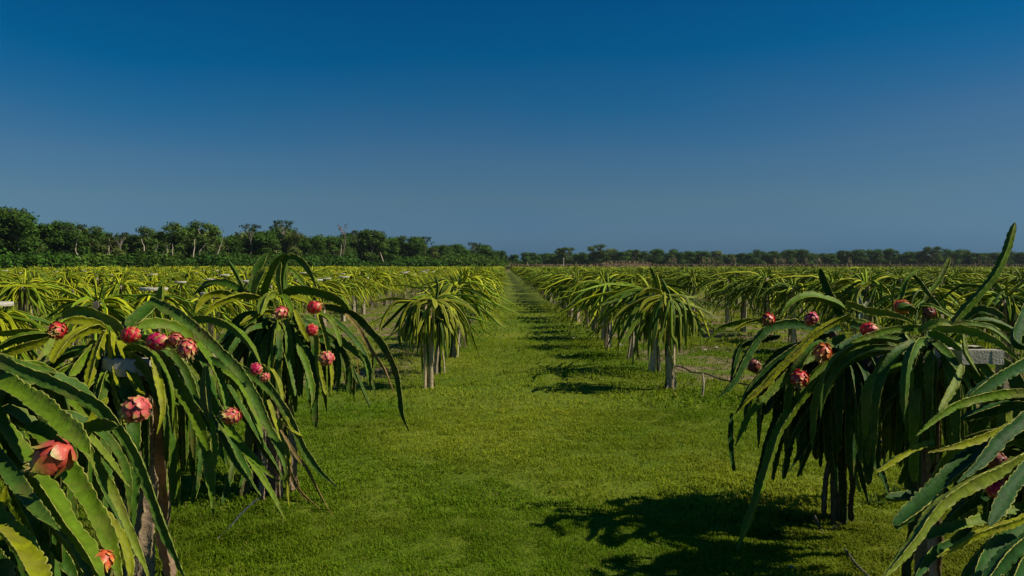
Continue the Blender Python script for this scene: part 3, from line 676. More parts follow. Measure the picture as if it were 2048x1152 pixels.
TB = [
 ([(1895,664),(1915,636),(1937,610),(1965,580),(1992,545),(2013,500),(2022,470),(2030,445)], 20, 0,.1,'g',.0),
 ([(1866,662),(1900,660),(1936,663),(1986,683),(2023,708),(2048,730)], 23, -.1,-.4,'y',.7),
 ([(1900,650),(1941,648),(1986,658),(2023,688),(2045,700)], 16, 0,-.1,'g',.5),
 ([(1858,668),(1875,670),(1896,680),(1924,700)], 22, -.1,-.3,'g',1.0),
 ([(1862,680),(1875,692),(1898,716),(1917,745)], 24, 0,-.3,'d',.4),
 ([(1926,668),(1929,690),(1932,706),(1946,731),(1960,752)], 13, -.3,-.4,'l',.3),
 ([(1924,730),(1915,755),(1903,780),(1878,822)], 18, -.3,-.5,'l',.8),
 ([(1838,664),(1862,652),(1884,646),(1906,654)], 24, 0,-.05,'l',.5),
 ([(1880,655),(1795,657),(1742,670),(1700,685)], 17, .1,-.1,'g',.8),
 ([(1930,640),(1952,622),(1980,624),(2010,638)], 21, .3,.2,'d',.5),
 ([(1840,610),(1861,612),(1886,624),(1912,642)], 12, .2,.1,'g',.5),
 ([(1830,620),(1815,612),(1795,618)], 20, 0,0,'d',.5),
 ([(2070,700),(2040,670),(1990,645),(1945,640)], 20, .1,.1,'d',.5),
 ([(1960,735),(1965,760),(1960,790)], 12, .1,.1,'y',.5),
 ([(1935,770),(1930,800),(1920,850)], 16, .1,.1,'d',.5),
 ([(1760,810),(1800,770),(1820,740),(1835,720)], 26, .2,.2,'d',.5),
 ([(1740,870),(1765,820),(1790,780)], 26, .2,.2,'d',.7),
 ([(1835,740),(1845,800),(1843,870)], 16, .1,.1,'d',.4),
 ([(1835,855),(1838,900),(1838,975)], 9, -.15,-.15,'e',.4),
 ([(1830,890),(1810,940),(1797,968)], 20, 0,0,'d',.4),
 ([(1890,890),(1870,915),(1845,950)], 20, 0,0,'d',.4),
]
pb = fg_plant('', (2.25, 3.95), (1862,668), 3.95, TB, 'dragon fruit plant right of the path, one very tall upright arm above the treeline', 30, 15, extra=30, zlow=.6, fillcols='dgb')
for (x, y, dd, s_, k) in ((1803,613,4.0,.080,'o'),(1860,625,3.95,.062,'b')):
    fruit(pb, px(x, y, dd), s_, k)
build_post(pb, (2.27, 3.98), 1.26, .085, col=(.36,.27,.20)); build_trunk(pb, (2.23, 3.95, -.02), (2.23, 3.95, 1.25), 9, 3, .0, cols=((.09,.055,.03), (.05,.07,.025), (.16,.10,.07)))
build_frame(pb, (2.43, 3.88, 1.285), .11, .06, .07, rz=.06, col=(.42,.39,.33), boards=4)

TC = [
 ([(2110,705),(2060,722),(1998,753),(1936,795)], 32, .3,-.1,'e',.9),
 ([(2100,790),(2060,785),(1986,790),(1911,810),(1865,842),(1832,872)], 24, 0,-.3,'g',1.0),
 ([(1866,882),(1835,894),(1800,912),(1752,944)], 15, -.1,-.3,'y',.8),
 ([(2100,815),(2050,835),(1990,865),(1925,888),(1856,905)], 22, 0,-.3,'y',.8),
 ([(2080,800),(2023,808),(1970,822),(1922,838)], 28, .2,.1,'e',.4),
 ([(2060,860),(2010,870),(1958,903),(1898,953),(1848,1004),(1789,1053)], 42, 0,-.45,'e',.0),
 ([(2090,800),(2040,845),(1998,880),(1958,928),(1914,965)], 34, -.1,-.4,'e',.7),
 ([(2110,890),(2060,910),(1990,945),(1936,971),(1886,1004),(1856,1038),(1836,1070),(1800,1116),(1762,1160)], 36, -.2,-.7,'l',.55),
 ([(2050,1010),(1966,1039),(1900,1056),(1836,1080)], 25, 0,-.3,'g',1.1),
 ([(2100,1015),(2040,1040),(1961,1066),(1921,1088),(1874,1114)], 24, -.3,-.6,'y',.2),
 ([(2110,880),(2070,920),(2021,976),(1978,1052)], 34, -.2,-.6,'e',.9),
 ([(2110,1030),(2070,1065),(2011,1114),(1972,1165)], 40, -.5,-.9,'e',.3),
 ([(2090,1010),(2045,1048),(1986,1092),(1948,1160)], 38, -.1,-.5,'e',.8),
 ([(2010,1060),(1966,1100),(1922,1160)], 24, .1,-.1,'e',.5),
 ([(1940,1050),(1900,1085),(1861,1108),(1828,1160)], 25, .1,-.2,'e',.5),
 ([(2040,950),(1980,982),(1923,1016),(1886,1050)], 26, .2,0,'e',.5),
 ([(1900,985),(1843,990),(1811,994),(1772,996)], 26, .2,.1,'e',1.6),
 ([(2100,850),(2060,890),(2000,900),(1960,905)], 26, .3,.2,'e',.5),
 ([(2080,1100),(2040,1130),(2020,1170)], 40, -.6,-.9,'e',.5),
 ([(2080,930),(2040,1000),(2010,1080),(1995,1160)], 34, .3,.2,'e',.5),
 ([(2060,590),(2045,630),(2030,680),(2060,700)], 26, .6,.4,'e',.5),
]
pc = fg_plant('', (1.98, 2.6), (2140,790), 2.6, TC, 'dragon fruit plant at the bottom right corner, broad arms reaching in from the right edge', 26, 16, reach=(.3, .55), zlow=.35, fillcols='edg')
for (x, y, dd, s_, k) in ((1993,978,2.3,.062,'m'),(2012,962,2.35,.045,'r'),(1995,925,2.5,.07,'b')):
    fruit(pc, px(x, y, dd), s_, k)
build_post(pc, (1.98, 2.6), 1.22); build_trunk(pc, (1.98, 2.6, -.02), (1.98, 2.6, 1.2), 10, 4)

TPL = [
 ([(860,604),(838,600),(818,600),(784,596),(746,603)], 9, 0,-.2,'y',.5), ([(830,602),(815,603),(789,606),(767,637),(757,670)], 8, -.1,-.3,'y',.2),
 ([(840,604),(813,608),(793,626),(761,659)], 8, 0,.1,'d',.5), ([(806,622),(800,637),(787,662)], 7, 0,.1,'d',.5),
 ([(845,602),(824,606),(807,628),(800,663),(804,685)], 9, -.2,-.4,'y',.1), ([(848,606),(829,612),(816,637),(808,682)], 8, -.1,-.3,'g',.1),
 ([(850,606),(833,612),(822,650),(824,690)], 8, -.2,-.3,'y',.8), ([(856,600),(840,601),(829,626),(829,672)], 8, -.2,-.4,'y',.4),
 ([(864,600),(850,597),(838,600),(826,610)], 9, -.1,-.3,'y',.4), ([(862,603),(848,606),(838,614),(834,654)], 9, -.2,-.5,'y',.1),
 ([(864,606),(852,624),(838,654),(835,670)], 8, -.25,-.45,'y',.9), ([(855,624),(848,640),(842,672),(844,730),(847,777)], 6, -.15,-.15,'d',.4),
 ([(860,620),(856,650),(854,685),(856,735)], 6, -.15,-.2,'d',.4), ([(863,596),(867,604),(870,618)], 14, -.2,-.4,'y',.1),
 ([(872,600),(876,574),(871,551)], 7, 0,0,'d',.4), ([(868,600),(880,596),(896,592),(918,601),(940,614),(957,630)], 8, 0,-.1,'g',.4),
 ([(868,603),(896,601),(918,606),(940,617),(962,636)], 7, -.1,-.2,'y',.4), ([(874,604),(882,610),(891,630),(897,655)], 8, -.2,-.4,'y',.4),
 ([(880,600),(904,608),(922,626),(936,650),(941,672)], 8, -.1,-.3,'y',.8), ([(882,604),(909,614),(918,641),(928,676)], 7, -.1,-.3,'y',.1),
 ([(876,602),(896,612),(904,641),(910,660)], 7, -.2,-.3,'y',.5), ([(872,610),(878,620),(882,654),(882,716)], 5, -.2,-.3,'g',.4),
 ([(876,612),(884,637),(887,672),(895,721)], 5, -.2,-.3,'d',.4), ([(872,604),(888,622),(899,655),(905,668)], 7, -.15,-.35,'y',.1),
 ([(864,606),(866,640),(864,690)], 6, -.25,-.3,'g',.4), ([(858,608),(850,650),(848,690)], 7, -.2,-.3,'y',.4),
 ([(800,640),(798,680),(805,698)], 6, -.2,-.2,'d',.4), ([(870,600),(893,585),(905,566)], 8, .1,.3,'y',.4),
]
FC = dict(sec=SEC_MID, step=.05, mt=None, group='first plants of the long rows')
ppl = fg_plant('', (-1.10, 10.69), (864,606), 10.69, TPL, 'yellow-green dragon fruit plant on pale posts, first along the left edge of the path', 72, 31, zlow=.65, fillcols='yygd', fillr=(.013,.026), reach=(.3,.8), **FC)
build_post(ppl, (-1.07, 10.69), 1.28, .085, col=(.52,.41,.24), rnd=True); build_post(ppl, (-1.15, 10.62), 1.2, .045, col=(.52,.41,.24), rnd=True)
build_trunk(ppl, (-1.10, 10.69, -.02), (-1.10, 10.69, 1.2), 21, 3, .0, .045, (.014, .024), cols=((.05,.07,.02), (.20,.17,.11), (.09,.10,.03)))
TPR = [
 ([(1320,590),(1316,578),(1311,559),(1300,532)], 9, 0,0,'g',.4), ([(1322,588),(1318,566),(1312,545)], 7, -.1,-.1,'y',.4), ([(1340,590),(1331,574),(1323,557)], 10, 0,.1,'d',.4),
 ([(1324,586),(1310,580),(1293,579),(1275,593)], 12, -.1,-.3,'y',.6), ([(1326,588),(1306,592),(1289,596),(1262,608),(1240,624),(1221,645)], 9, -.1,-.4,'y',.3),
 ([(1324,592),(1311,594),(1289,603),(1278,622)], 9, -.2,-.4,'y',.8), ([(1320,600),(1306,606),(1282,626)], 9, -.2,-.4,'y',.1), ([(1310,600),(1278,612),(1258,641),(1244,668),(1235,690)], 10, -.1,-.3,'g',.9),
 ([(1312,606),(1284,619),(1264,654),(1243,690)], 10, -.2,-.4,'g',.5), ([(1300,598),(1267,604),(1240,623),(1222,643)], 8, 0,-.1,'g',.1), ([(1300,610),(1280,628),(1273,663),(1282,684)], 9, -.1,-.2,'d',.4),
 ([(1290,640),(1278,663),(1269,697),(1265,732)], 7, -.2,-.3,'g',.4), ([(1322,600),(1313,612),(1302,654),(1298,694),(1298,728)], 9, -.3,-.5,'g',.1), ([(1326,602),(1316,614),(1311,654),(1306,684)], 11, -.3,-.4,'d',.9),
 ([(1338,600),(1336,612),(1327,654),(1315,692)], 6, -.4,-.5,'g',.4), ([(1340,598),(1342,606),(1342,641),(1344,672),(1353,686),(1352,710)], 8, -.35,-.4,'g',.1), ([(1334,620),(1329,650),(1333,686),(1344,719),(1347,743)], 6, -.3,-.2,'d',.4),
 ([(1336,590),(1351,592),(1371,594),(1380,620)], 7, -.1,-.2,'l',.4), ([(1360,592),(1389,595),(1413,577)], 6, -.1,0,'l',.4), ([(1340,598),(1356,603),(1378,610),(1411,623),(1439,640)], 7, -.1,-.2,'l',.1),
 ([(1374,604),(1378,626),(1382,654),(1390,679)], 4, -.1,-.1,'l',.4), ([(1342,636),(1356,633),(1372,630)], 5, -.2,-.2,'l',.4), ([(1352,604),(1364,619),(1366,654),(1368,681)], 6, 0,0,'d',.4),
 ([(1348,606),(1359,620),(1356,646),(1361,673)], 5, 0,0,'d',.4), ([(1329,584),(1329,603),(1331,616)], 7, -.3,-.4,'y',.1), ([(1338,588),(1345,612),(1348,640)], 6, -.3,-.35,'l',.1),
 ([(1322,594),(1300,620),(1290,650),(1288,676)], 9, 0,-.1,'d',.4), ([(1300,604),(1270,622),(1252,650)], 8, .1,.1,'y',.4), ([(1332,596),(1338,630),(1334,660)], 7, -.3,-.3,'y',.4),
 ([(1345,600),(1370,640),(1376,670)], 6, .1,.1,'g',.4),
]
ppr = fg_plant('', (2.36, 10.5), (1327,590), 10.5, TPR, 'dragon fruit plant on a stout pale trunk starting the long row right of the path', 68, 32, extra=36, zlow=.62, fillcols='gdyg', fillr=(.014,.027), reach=(.3,.85), **FC)
build_post(ppr, (2.36, 10.52), 1.28, .12, col=(.50,.40,.25), rnd=True)
build_trunk(ppr, (2.37, 10.5, -.02), (2.32, 10.5, 1.2), 22, 5, .0, .05, (.018, .03), cols=((.44,.37,.25), (.38,.31,.2), (.05,.06,.02)))

# ---------------------------------------------------------------- plants further back in the rows
def hang_path(rs, x, y, z, a, el0, elf, kk, L, n):
    """leaves the hub at el0 and soon hangs straight at elf, with a kink where one stem segment joins the next"""
    P = [np.array((x, y, z))]; ds = L/(n-1); kink = rs.randint(3, max(4, n-2)); ka = rs.uniform(-.5, .5); ke = rs.uniform(-.6, .6)
    for i in range(n-1):
        t = i/(n-1)
        e_ = elf+(el0-elf)*math.exp(-kk*t)+rs.uniform(-.10, .10)
        if i >= kink: e_ = max(-1.54, e_+ke)
        aa = a+(ka if i >= kink else 0)+rs.uniform(-.13, .13)
        q = P[-1]+ds*np.array((math.cos(aa)*math.cos(e_), math.sin(aa)*math.cos(e_), math.sin(e_)))
        if q[2] < .22: break
        P.append(q)
    return np.array(P)
def crown_arms(rs, n, hub_z, reach, sec, nseg, yellow, r0=(.013,.027), up=2, top=.75):
    """list of (V,Q,K) winged arms of one plant, hub above the origin"""
    o = []
    for i in range(n):
        a = i*2.39996+rs.uniform(-.3, .3); isup = i < up
        if isup:
            P = droop_path(.05*math.cos(a), .05*math.sin(a), hub_z, a, rs.uniform(1.0, 1.4), rs.uniform(.22, .42), rs.uniform(.1, .7), n=nseg)
        else:
            q = rs.random(); el0 = (rs.uniform(-.1, top) if q < .45 else rs.uniform(-.9, .1)); elf = -rs.uniform(.45, 1.5); kk = rs.uniform(1.5, 6.5)
            L = reach*rs.uniform(.40, 1.55)*(1.2-.25*q)
            P = hang_path(rs, .09*math.cos(a), .09*math.sin(a), hub_z-.16*q, a, el0, elf, kk, L, nseg)
        if len(P) < 3: continue
        u = rs.random()
        yv = np.array(PAL['y'])*1.45; gv = np.array(PAL['g'])*1.35; dv = np.array(PAL['d'])*1.1
        c = yv if u < yellow else (gv if u < yellow+.35 else dv); c = c*rs.uniform(.65, 1.4)
        o.append(arm(P, rs.uniform(*r0), c, sec=sec, step=9, nmin=len(P), roll=rs.uniform(0, 6), twist=rs.uniform(-1, 1), tip=.35, rimk=.8, rimcol=(.34,.34,.02), pointed=True))
    return o
def mid_parts(kind, seed, split, idx):
    """mesh data of one row plant: (name, mesh) list, posts, stems and crown"""
    rs = random.Random(seed); random.seed(seed)
    yel = .42 if kind == 'left' else .28
    hz = rs.uniform(1.27, 1.40); P = []
    m = MB()
    zs = np.linspace(-.05, hz, 7); lean = rs.uniform(-.04, .04)
    pts = np.array([(lean*z+.0, 0, z) for z in zs])
    V, Q = ring_sweep(pts, np.full(4, .062), np.arange(4)*np.pi/2+.785, np.ones(7), (1, 0, 0), 0); m.add(V+rng.normal(0, .003, V.shape), Q, (.46,.38,.27))
    P.append(('post', m.mesh('post', M_POST, False)))
    for i in range(3):
        a = rs.uniform(0, 6.28); m = MB()
        pts = np.array([((.06+.06*(1-t)**2)*math.cos(a+t)+rs.uniform(-.01, .01), (.06+.06*(1-t)**2)*math.sin(a+t)+rs.uniform(-.01, .01), hz*t-.02) for t in np.linspace(0, 1, 8)])
        V, Q, K = arm(pts, rs.uniform(.016, .030), ((.30,.25,.16), (.05,.07,.02), (.16,.12,.07))[i], sec=SEC_MID, step=9, nmin=8, roll=rs.uniform(0, 6), rimk=.2, base=1., tip=.05)
        m.add(V, Q, K); P.append(('trunk_stem', m.mesh('trunk_stem', M_WOOD)))
    disc = kind == 'left' and idx % 3 == 1
    if disc or kind == 'right' and rs.random() < .12 and not split:
        m = MB(); n = 20; r = rs.uniform(.15, .23); z0 = hz+.05
        ring = [[(math.cos(k/n*6.2832)*q, math.sin(k/n*6.2832)*q, z) for k in range(n)] for q, z in ((.001, z0-.02), (r, z0-.02), (r+.005, z0), (r, z0+.02), (.001, z0+.022))]
        V = np.array(ring).reshape(-1, 3); i = np.arange(4)[:, None]*n; j = np.arange(n)[None, :]
        Q = np.stack([i+j, i+(j+1) % n, i+n+(j+1) % n, i+n+j], -1).reshape(-1, 4)
        m.add(V, Q, (.55,.50,.43)); P.append(('support_disc', m.mesh('support_disc', M_CONC, False)))
    sec, ns, na = (SEC_MID, 12, 88) if split else (SEC_LO, 9, 100)
    A = crown_arms(rs, na, hz+.02-(.05 if disc else 0), .84, sec, ns, yel, up=rs.choice([1, 2, 3]) if disc else rs.choice([3, 4, 5, 6]), top=.3 if disc else .75)
    if split:
        for V, Q, K in A:
            m = MB(); m.add(V, Q, K); P.append(('stem_segment', m.mesh('stem_segment', M_CROWN)))
    else:
        m = MB()
        for V, Q, K in A: m.add(V, Q, K)
        P.append(('crown', m.mesh('crown', M_CROWN)))
    return P
PROTO = {(k, sp): [mid_parts(k, 100+i*7+(1 if i == 1 and sp else 0)+(50 if sp else 0)+(300 if k == 'left' else 0), sp, i) for i in range(3 if sp else 6)] for k in ('left', 'right') for sp in (True, False)}
SIDE = {'left': 'left', 'right': 'right'}
ORD = ['first', 'second', 'third', 'fourth', 'fifth', 'sixth', 'seventh', 'eighth', 'ninth', 'tenth', 'eleventh', 'twelfth', 'thirteenth', 'fourteenth', 'fifteenth', 'sixteenth', 'seventeenth', 'eighteenth', 'nineteenth', 'twentieth']
cands = []
def row_positions():
    r = random.Random(5)
    rows = []
    for k in range(0, 40):
        rows.append(('right', k, ROW_R0+k*ROW_GAP)); rows.append(('left', k, ROW_L0-k*ROW_GAP))
    for side, k, x in rows:
        if k == 0: y = 10.56 if side == 'right' else 10.69
        else: y = 6.5+((k*.77) % 1)*1.7
        n = 0
        while y < 215:
            if side == 'left' and (x+y*.0) < -(118-y*.40) and y > 60: pass
            xx = x+(0 if (k == 0 and n == 0) else r.uniform(-.12, .12)); yy = y+(0 if (k == 0 and n == 0) else r.uniform(-.12, .12))
            # left field ends at the wood, which closes in towards the far end of the path
            lim = -1e9
            if side == 'left': lim = -(88-(yy)*.36)
            if k == 0 and n == 1: yy = 12.2; xx = 2.42 if side == 'right' else -1.11
            if xx > lim and not (k == 0 and n == 0) and abs(xx) < yy*.80+1.0 and not (r.random() < .02 and n > 1):
                cands.append((yy, xx, side, k, n)); 
            y += POST_GAP if k or n else (1.72 if side == 'right' else 1.8)
            n += 1
row_positions()
cands.sort(key=lambda c: c[0]+abs(c[1])*.05)
NEAR = [c for c in cands if abs(c[1]-(-.0)) <= c[0]*.73+.8][:292]
near_set = set((c[2], c[3], c[4]) for c in NEAR)
def row_label(side, k, n, first_n):
    m = n-first_n; rk = ORD[k]
    if 0: return ('yellow-green dragon fruit plant on two pale posts, first along the left edge of the path' if side == 'left' else 'dragon fruit plant on a stout pale trunk starting the long row right of the path'), None
    if m < 20: return f'{ORD[m]} dragon fruit plant from the near end, {rk} row {side} of the path', None
    return f'dragon fruit plant past the twentieth from the near end, {rk} row {side} of path', 2
firsts = {}
firsts[('left', 0)] = firsts[('right', 0)] = 0
for c in NEAR: firsts[(c[2], c[3])] = min(firsts.get((c[2], c[3]), 999), c[4])
used = {}
rs = random.Random(99)
for (y, x, side, k, n) in NEAR:
    split = y < 16.5 and (k == 0 or y < 12.5)
    pl = PROTO[(side, split)]; idx = rs.randrange(len(pl))
    if side == 'left' and k == 0: idx = rs.choice([i for i in range(len(pl)) if 'support_disc' not in [q[0] for q in pl[i]]])
    t = empty('dragon_fruit_plant', (x, y, 0), rs.uniform(0, 6.28))
    s = rs.uniform(.93, 1.08); t.scale = (s*rs.uniform(.92, 1.08), s*rs.uniform(.92, 1.08), s)
    if k == 0: t.scale = (t.scale[0]*1.14, t.scale[1]*1.08, t.scale[2])
    lb, gk = row_label(side, k, n, firsts[(side, k)])
    g = f'dragon fruit plants in the rows {side} of the path'
    if gk: g = f'far plants of the {ORD[k]} row {side} of the path'
    tag(t, lb, 'plant', g)
    for nm, me in pl[idx]: link(nm, me, t)
# everything further off: one mass of plants
def far_mass():
    protos = []
    for kind, yel in (('left', .48), ('right', .34)):
        for q in range(4):
            rs2 = random.Random(500+q+(20 if kind == 'left' else 0)); random.seed(q)
            m = MB()
            for V, Q, K in crown_arms(rs2, 60, rs2.uniform(1.30, 1.42), .82, SEC_FAR, 5, yel, r0=(.022,.038), up=3): m.add(V, Q, K*1.0)
            pts = np.array([(0, 0, 0), (0, 0, .6), (0, 0, 1.3)]); m.tube(pts, .07, (.30,.25,.18), 4)
            protos.append((kind, np.concatenate(m.V), np.concatenate(m.Q), np.concatenate(m.K)))
    far = [c for c in cands if (c[2], c[3], c[4]) not in near_set]
    Vs, Qs, Ks, n = [], [], [], 0
    r = random.Random(3)
    for (y, x, side, k, i) in far:
        if abs(x) > y*.74+2: continue
        kd, V, Q, K = r.choice([p for p in protos if p[0] == side])
        a = r.uniform(0, 6.28); s = r.uniform(.92, 1.1); ca, sa = math.cos(a), math.sin(a)
        W = np.stack([(V[:, 0]*ca-V[:, 1]*sa)*s+x, (V[:, 0]*sa+V[:, 1]*ca)*s+y, V[:, 2]*s], 1)
        Vs.append(W); Qs.append(Q+n); Ks.append(K*r.uniform(.8, 1.2)); n += len(V)
    o = link('far_plantation', raw_mesh('far_plantation', np.concatenate(Vs), np.concatenate(Qs), M_CROWN, np.concatenate(Ks)))
    tag(o, 'distant dragon fruit plants running together towards the horizon', 'plants', kind='stuff')
    print('far plants', len(Vs), 'verts', n)
far_mass()

# ---------------------------------------------------------------- trees
def leaf_cloud(rs, lobes, per, size, base, dark=.8, flat=1.):
    """many leaf-sized quads spread through lobes [(x,y,z,r)]"""
    Vs, Ks = [], []
    for (cx, cy, cz, r) in lobes:
        n = int(per*r*r)
        d = rs.normal(size=(n, 3)); d /= np.linalg.norm(d, axis=1)[:, None]
        rad = r*(rs.random(n)**.28)*(1+.18*rs.normal(size=n)); p = d*rad[:, None]; p[:, 2] *= .72*flat
        p += (cx, cy, cz)
        nn = d+rs.normal(0, .42, (n, 3)); nn[:, 2] += .25; nn /= np.linalg.norm(nn, axis=1)[:, None]
        a = np.cross(nn, rs.normal(size=(n, 3))); a /= np.linalg.norm(a, axis=1)[:, None]; b = np.cross(nn, a)
        s = size*rs.uniform(.5, 1.25, n)[:, None]
        q = np.stack([p-a*s-b*s*.45, p+a*s*.3-b*s*.6, p+a*s+b*s*.35, p-a*s*.2+b*s*.6], 1)
        Vs.append(q.reshape(-1, 3))
        k = np.array(base)*rs.uniform(.65, 1.35)*(1+.25*rs.normal(size=(n, 1)).clip(-2, 2)); Ks.append(np.repeat(np.clip(k, .004, 1), 4, axis=0))
    V = np.concatenate(Vs); return V, np.arange(len(V)).reshape(-1, 4), np.concatenate(Ks)
def tree_proto(kind, seed):
    rs = np.random.default_rng(seed); lobes = []; m = MB(); bark = (.30,.26,.20)
    # unit tree: height 10
    if kind == 'round':
        for i in range(26):
            a = rs.uniform(0, 6.28); z = rs.uniform(2.6, 8.9); q = 3.0*math.sqrt(max(.05, 1-((z-5.6)/4.2)**2))*rs.uniform(.45, 1)
            lobes.append((q*math.cos(a), q*math.sin(a), z, rs.uniform(.9, 1.7)))
        base = (.055, .118, .012); per = 190; size = .21
    elif kind == 'tall':
        for i in range(36):
            a = rs.uniform(0, 6.28); z = rs.uniform(3.4, 9.3); q = 2.7*math.sqrt(max(.05, 1-((z-6.6)/3.6)**2))*rs.uniform(.4, 1)
            lobes.append((q*math.cos(a), q*math.sin(a), z, rs.uniform(.7, 1.35)))
        base = (.075, .128, .018); per = 190; size = .19; bark = (.42,.36,.27)
    elif kind == 'umbrella':
        for i in range(24):
            a = rs.uniform(0, 6.28); q = 2.6*math.sqrt(rs.random()); lobes.append((q*math.cos(a), q*math.sin(a), 9.0-.10*q*q+rs.uniform(-.9, .5), rs.uniform(.25, .6)))
        base = (.045, .080, .028); per = 150; size = .15
    elif kind == 'bare':
        for i in range(14):
            a = rs.uniform(0, 6.28); q = 1.6*math.sqrt(rs.random()); lobes.append((q*math.cos(a), q*math.sin(a), 8.6+rs.uniform(-1.3, 1.1), rs.uniform(.3, .7)))
        base = (.17, .085, .065); per = 32; size = .12; bark = (.30,.22,.18)
    elif kind == 'olive':
        for i in range(22):
            a = rs.uniform(0, 6.28); z = rs.uniform(1.2, 8.6); q = 2.6*math.sqrt(max(.05, 1-((z-4.6)/4.4)**2))*rs.uniform(.4, 1)
            lobes.append((q*math.cos(a), q*math.sin(a), z, rs.uniform(.8, 1.5)))
        base = (.115, .150, .030); per = 150; size = .18; bark = (.34,.29,.22)
    elif kind == 'wide':
        for i in range(30):
            a = rs.uniform(0, 6.28); z = rs.uniform(1.6, 8.8); q = 4.6*math.sqrt(max(.05, 1-(max(0, z-3.6)/5.4)**2))*rs.uniform(.45, 1)
            lobes.append((q*math.cos(a), q*math.sin(a), z, rs.uniform(1.1, 2.0)))
        base = (.062, .125, .018); per = 150; size = .23
    V, Q, K = leaf_cloud(rs, lobes, per, size, base); crown = raw_mesh('crown', V, Q, M_LEAF, K, smooth=False)
    tb = MB(); h = 8.6
    px_ = np.cumsum(rs.normal(0, .16, 8)); py_ = np.cumsum(rs.normal(0, .16, 8))
    T = np.array([(px_[i]-px_[0], py_[i]-py_[0], i/7*h-.1) for i in range(8)])
    tf = .6 if kind in ('umbrella', 'bare') else 1
    tb.tube(T, np.linspace(.20, .05, 8)*tf, bark, 6)
    for (cx, cy, cz, r) in lobes[:12]:
        f = np.clip((cz-2.2)/h, .25, .85); s0 = np.array([np.interp(f*7, np.arange(8), T[:, k]) for k in range(3)])
        e = np.array((cx, cy, cz)); mid = (s0+e)/2+np.array((0, 0, .25)); tb.tube([s0, mid, e], [.09*tf, .05*tf, .02], bark, 5)
    return crown, tb.mesh('trunk', M_BARK)
TP = {k: [tree_proto(k, 40+i+len(k)*10) for i in range(n)] for k, n in (('round', 4), ('tall', 3), ('umbrella', 2), ('bare', 1), ('olive', 2), ('wide', 3))}
TREE_LAB = {'round': 'dense green', 'tall': 'tall pale-trunked', 'umbrella': 'thin flat-topped', 'bare': 'pinkish bare', 'olive': 'dull olive bushy', 'wide': 'broad rounded'}
def tree(kind, x, y, h, label, group, wscale=1., r=random.Random(17)):
    t = empty('tree', (x, y, -.1), r.uniform(0, 6.28)); s = h/9.7
    t.scale = (s*wscale, s*wscale, s); tag(t, label, 'tree', group)
    c, tr = r.choice(TP[kind]); link('crown', c, t); link('trunk', tr, t)
    return t
def wood_d(x):     # distance of the left wood along the picture
    return np.interp(x, [-150, 0, 430, 860, 1000, 1060], [118, 128, 160, 235, 300, 380])
LT = [(-60,425,'round'),(8,412,'tall'),(38,426,'round'),(66,462,'olive'),(105,440,'round'),(150,441,'umbrella'),(135,452,'round'),(185,452,'tall'),(218,462,'olive'),(240,458,'umbrella'),(262,466,'tall'),(300,455,'tall'),(338,446,'tall'),(372,454,'round'),(402,443,'tall'),(425,462,'olive'),(452,474,'round'),(498,444,'umbrella'),(528,455,'round'),(567,434,'umbrella'),(590,460,'olive'),(618,466,'round'),(648,470,'round'),(683,448,'bare'),(668,478,'olive'),(716,452,'umbrella'),(742,459,'tall'),(772,474,'round'),(806,472,'tall'),(830,468,'round'),(850,470,'umbrella'),(882,487,'wide'),(918,484,'round'),(950,480,'umbrella'),(970,487,'wide'),(1000,500,'wide'),(1028,508,'wide'),(1052,513,'wide')]
seenk = {}
for i, (x, ty, kd) in enumerate(LT):
    d = wood_d(x); h = CAMZ+(VY-ty)*d/FPX
    if i % 3 == 1: d += 4
    seenk.setdefault(kd, []).append((x, d, h))
for kd, L in seenk.items():
    for j, (x, d, h) in enumerate(L):
        lb = f'{TREE_LAB[kd]} tree, {ORD[j]} of its kind from the left along the left wood' if len(L) > 1 else f'{TREE_LAB[kd]} tree poking above the middle of the left wood'
        tree(kd, (x-VX)*d/FPX, d, h, lb, 'trees along the front of the left wood', 1.15 if kd not in ('wide', 'umbrella', 'bare') else .95)
SEG = lambda x, a, b: ['near its left end', 'left of its middle', 'right of its middle', 'near its right end'][min(3, int(4*(x-a)/(b-a)))]
rt = random.Random(21)
for i in range(84):      # second rank that closes the wood
    x = -140+i*14.6+rt.uniform(-8, 8); d = wood_d(x)+rt.uniform(6, 16)
    top = np.interp(x, [a[0] for a in LT], [a[1] for a in LT])+rt.uniform(5, 20)
    h = CAMZ+(VY-min(top, 520))*d/FPX
    tree(rt.choice(['round', 'round', 'olive', 'wide']), (x-VX)*d/FPX, d, h, f'green tree half hidden behind the front trees of the left wood, {SEG(x, -150, 1090)}', f'second rank of the left wood, {SEG(x, -150, 1090)}', 1.35)
RT = [(1072,511,0),(1098,508,0),(1130,497,1),(1160,503,0),(1196,492,1),(1222,497,0),(1246,503,0),(1268,500,1),(1290,503,0),(1312,500,0),(1345,500,0),(1378,503,0),(1405,502,0),(1432,499,0),(1462,502,0),(1490,505,0),(1516,500,0),(1545,499,0),(1575,502,0),(1602,499,0),(1632,503,0),(1662,505,0),(1690,502,1),(1716,501,0),(1748,500,0),(1782,499,0),(1815,503,0),(1838,502,1),(1864,492,1),(1892,499,0),(1922,498,0),(1955,503,0),(1985,504,0),(2015,503,0),(2045,505,0),(2078,503,0)]
for i, (x, ty, k) in enumerate(RT):
    d = 400+rt.uniform(-8, 8); h = CAMZ+(VY-ty)*d/FPX
    kd = 'tall' if k else rt.choice(['wide', 'round', 'olive', 'wide', 'round']); h *= rt.uniform(.94, 1.06)
    place = 'left end' if i < 7 else 'left part' if i < 14 else 'middle' if i < 21 else 'right part' if i < 28 else 'right end'
    mm = i % 7
    tree(kd, (x-VX)*d/FPX, d, h, f'{"tall" if k else "low"} dark tree, {ORD[mm]} from the left in the {place} of the right treeline', 'trees of the far right treeline', 1.5 if k else 1.35)
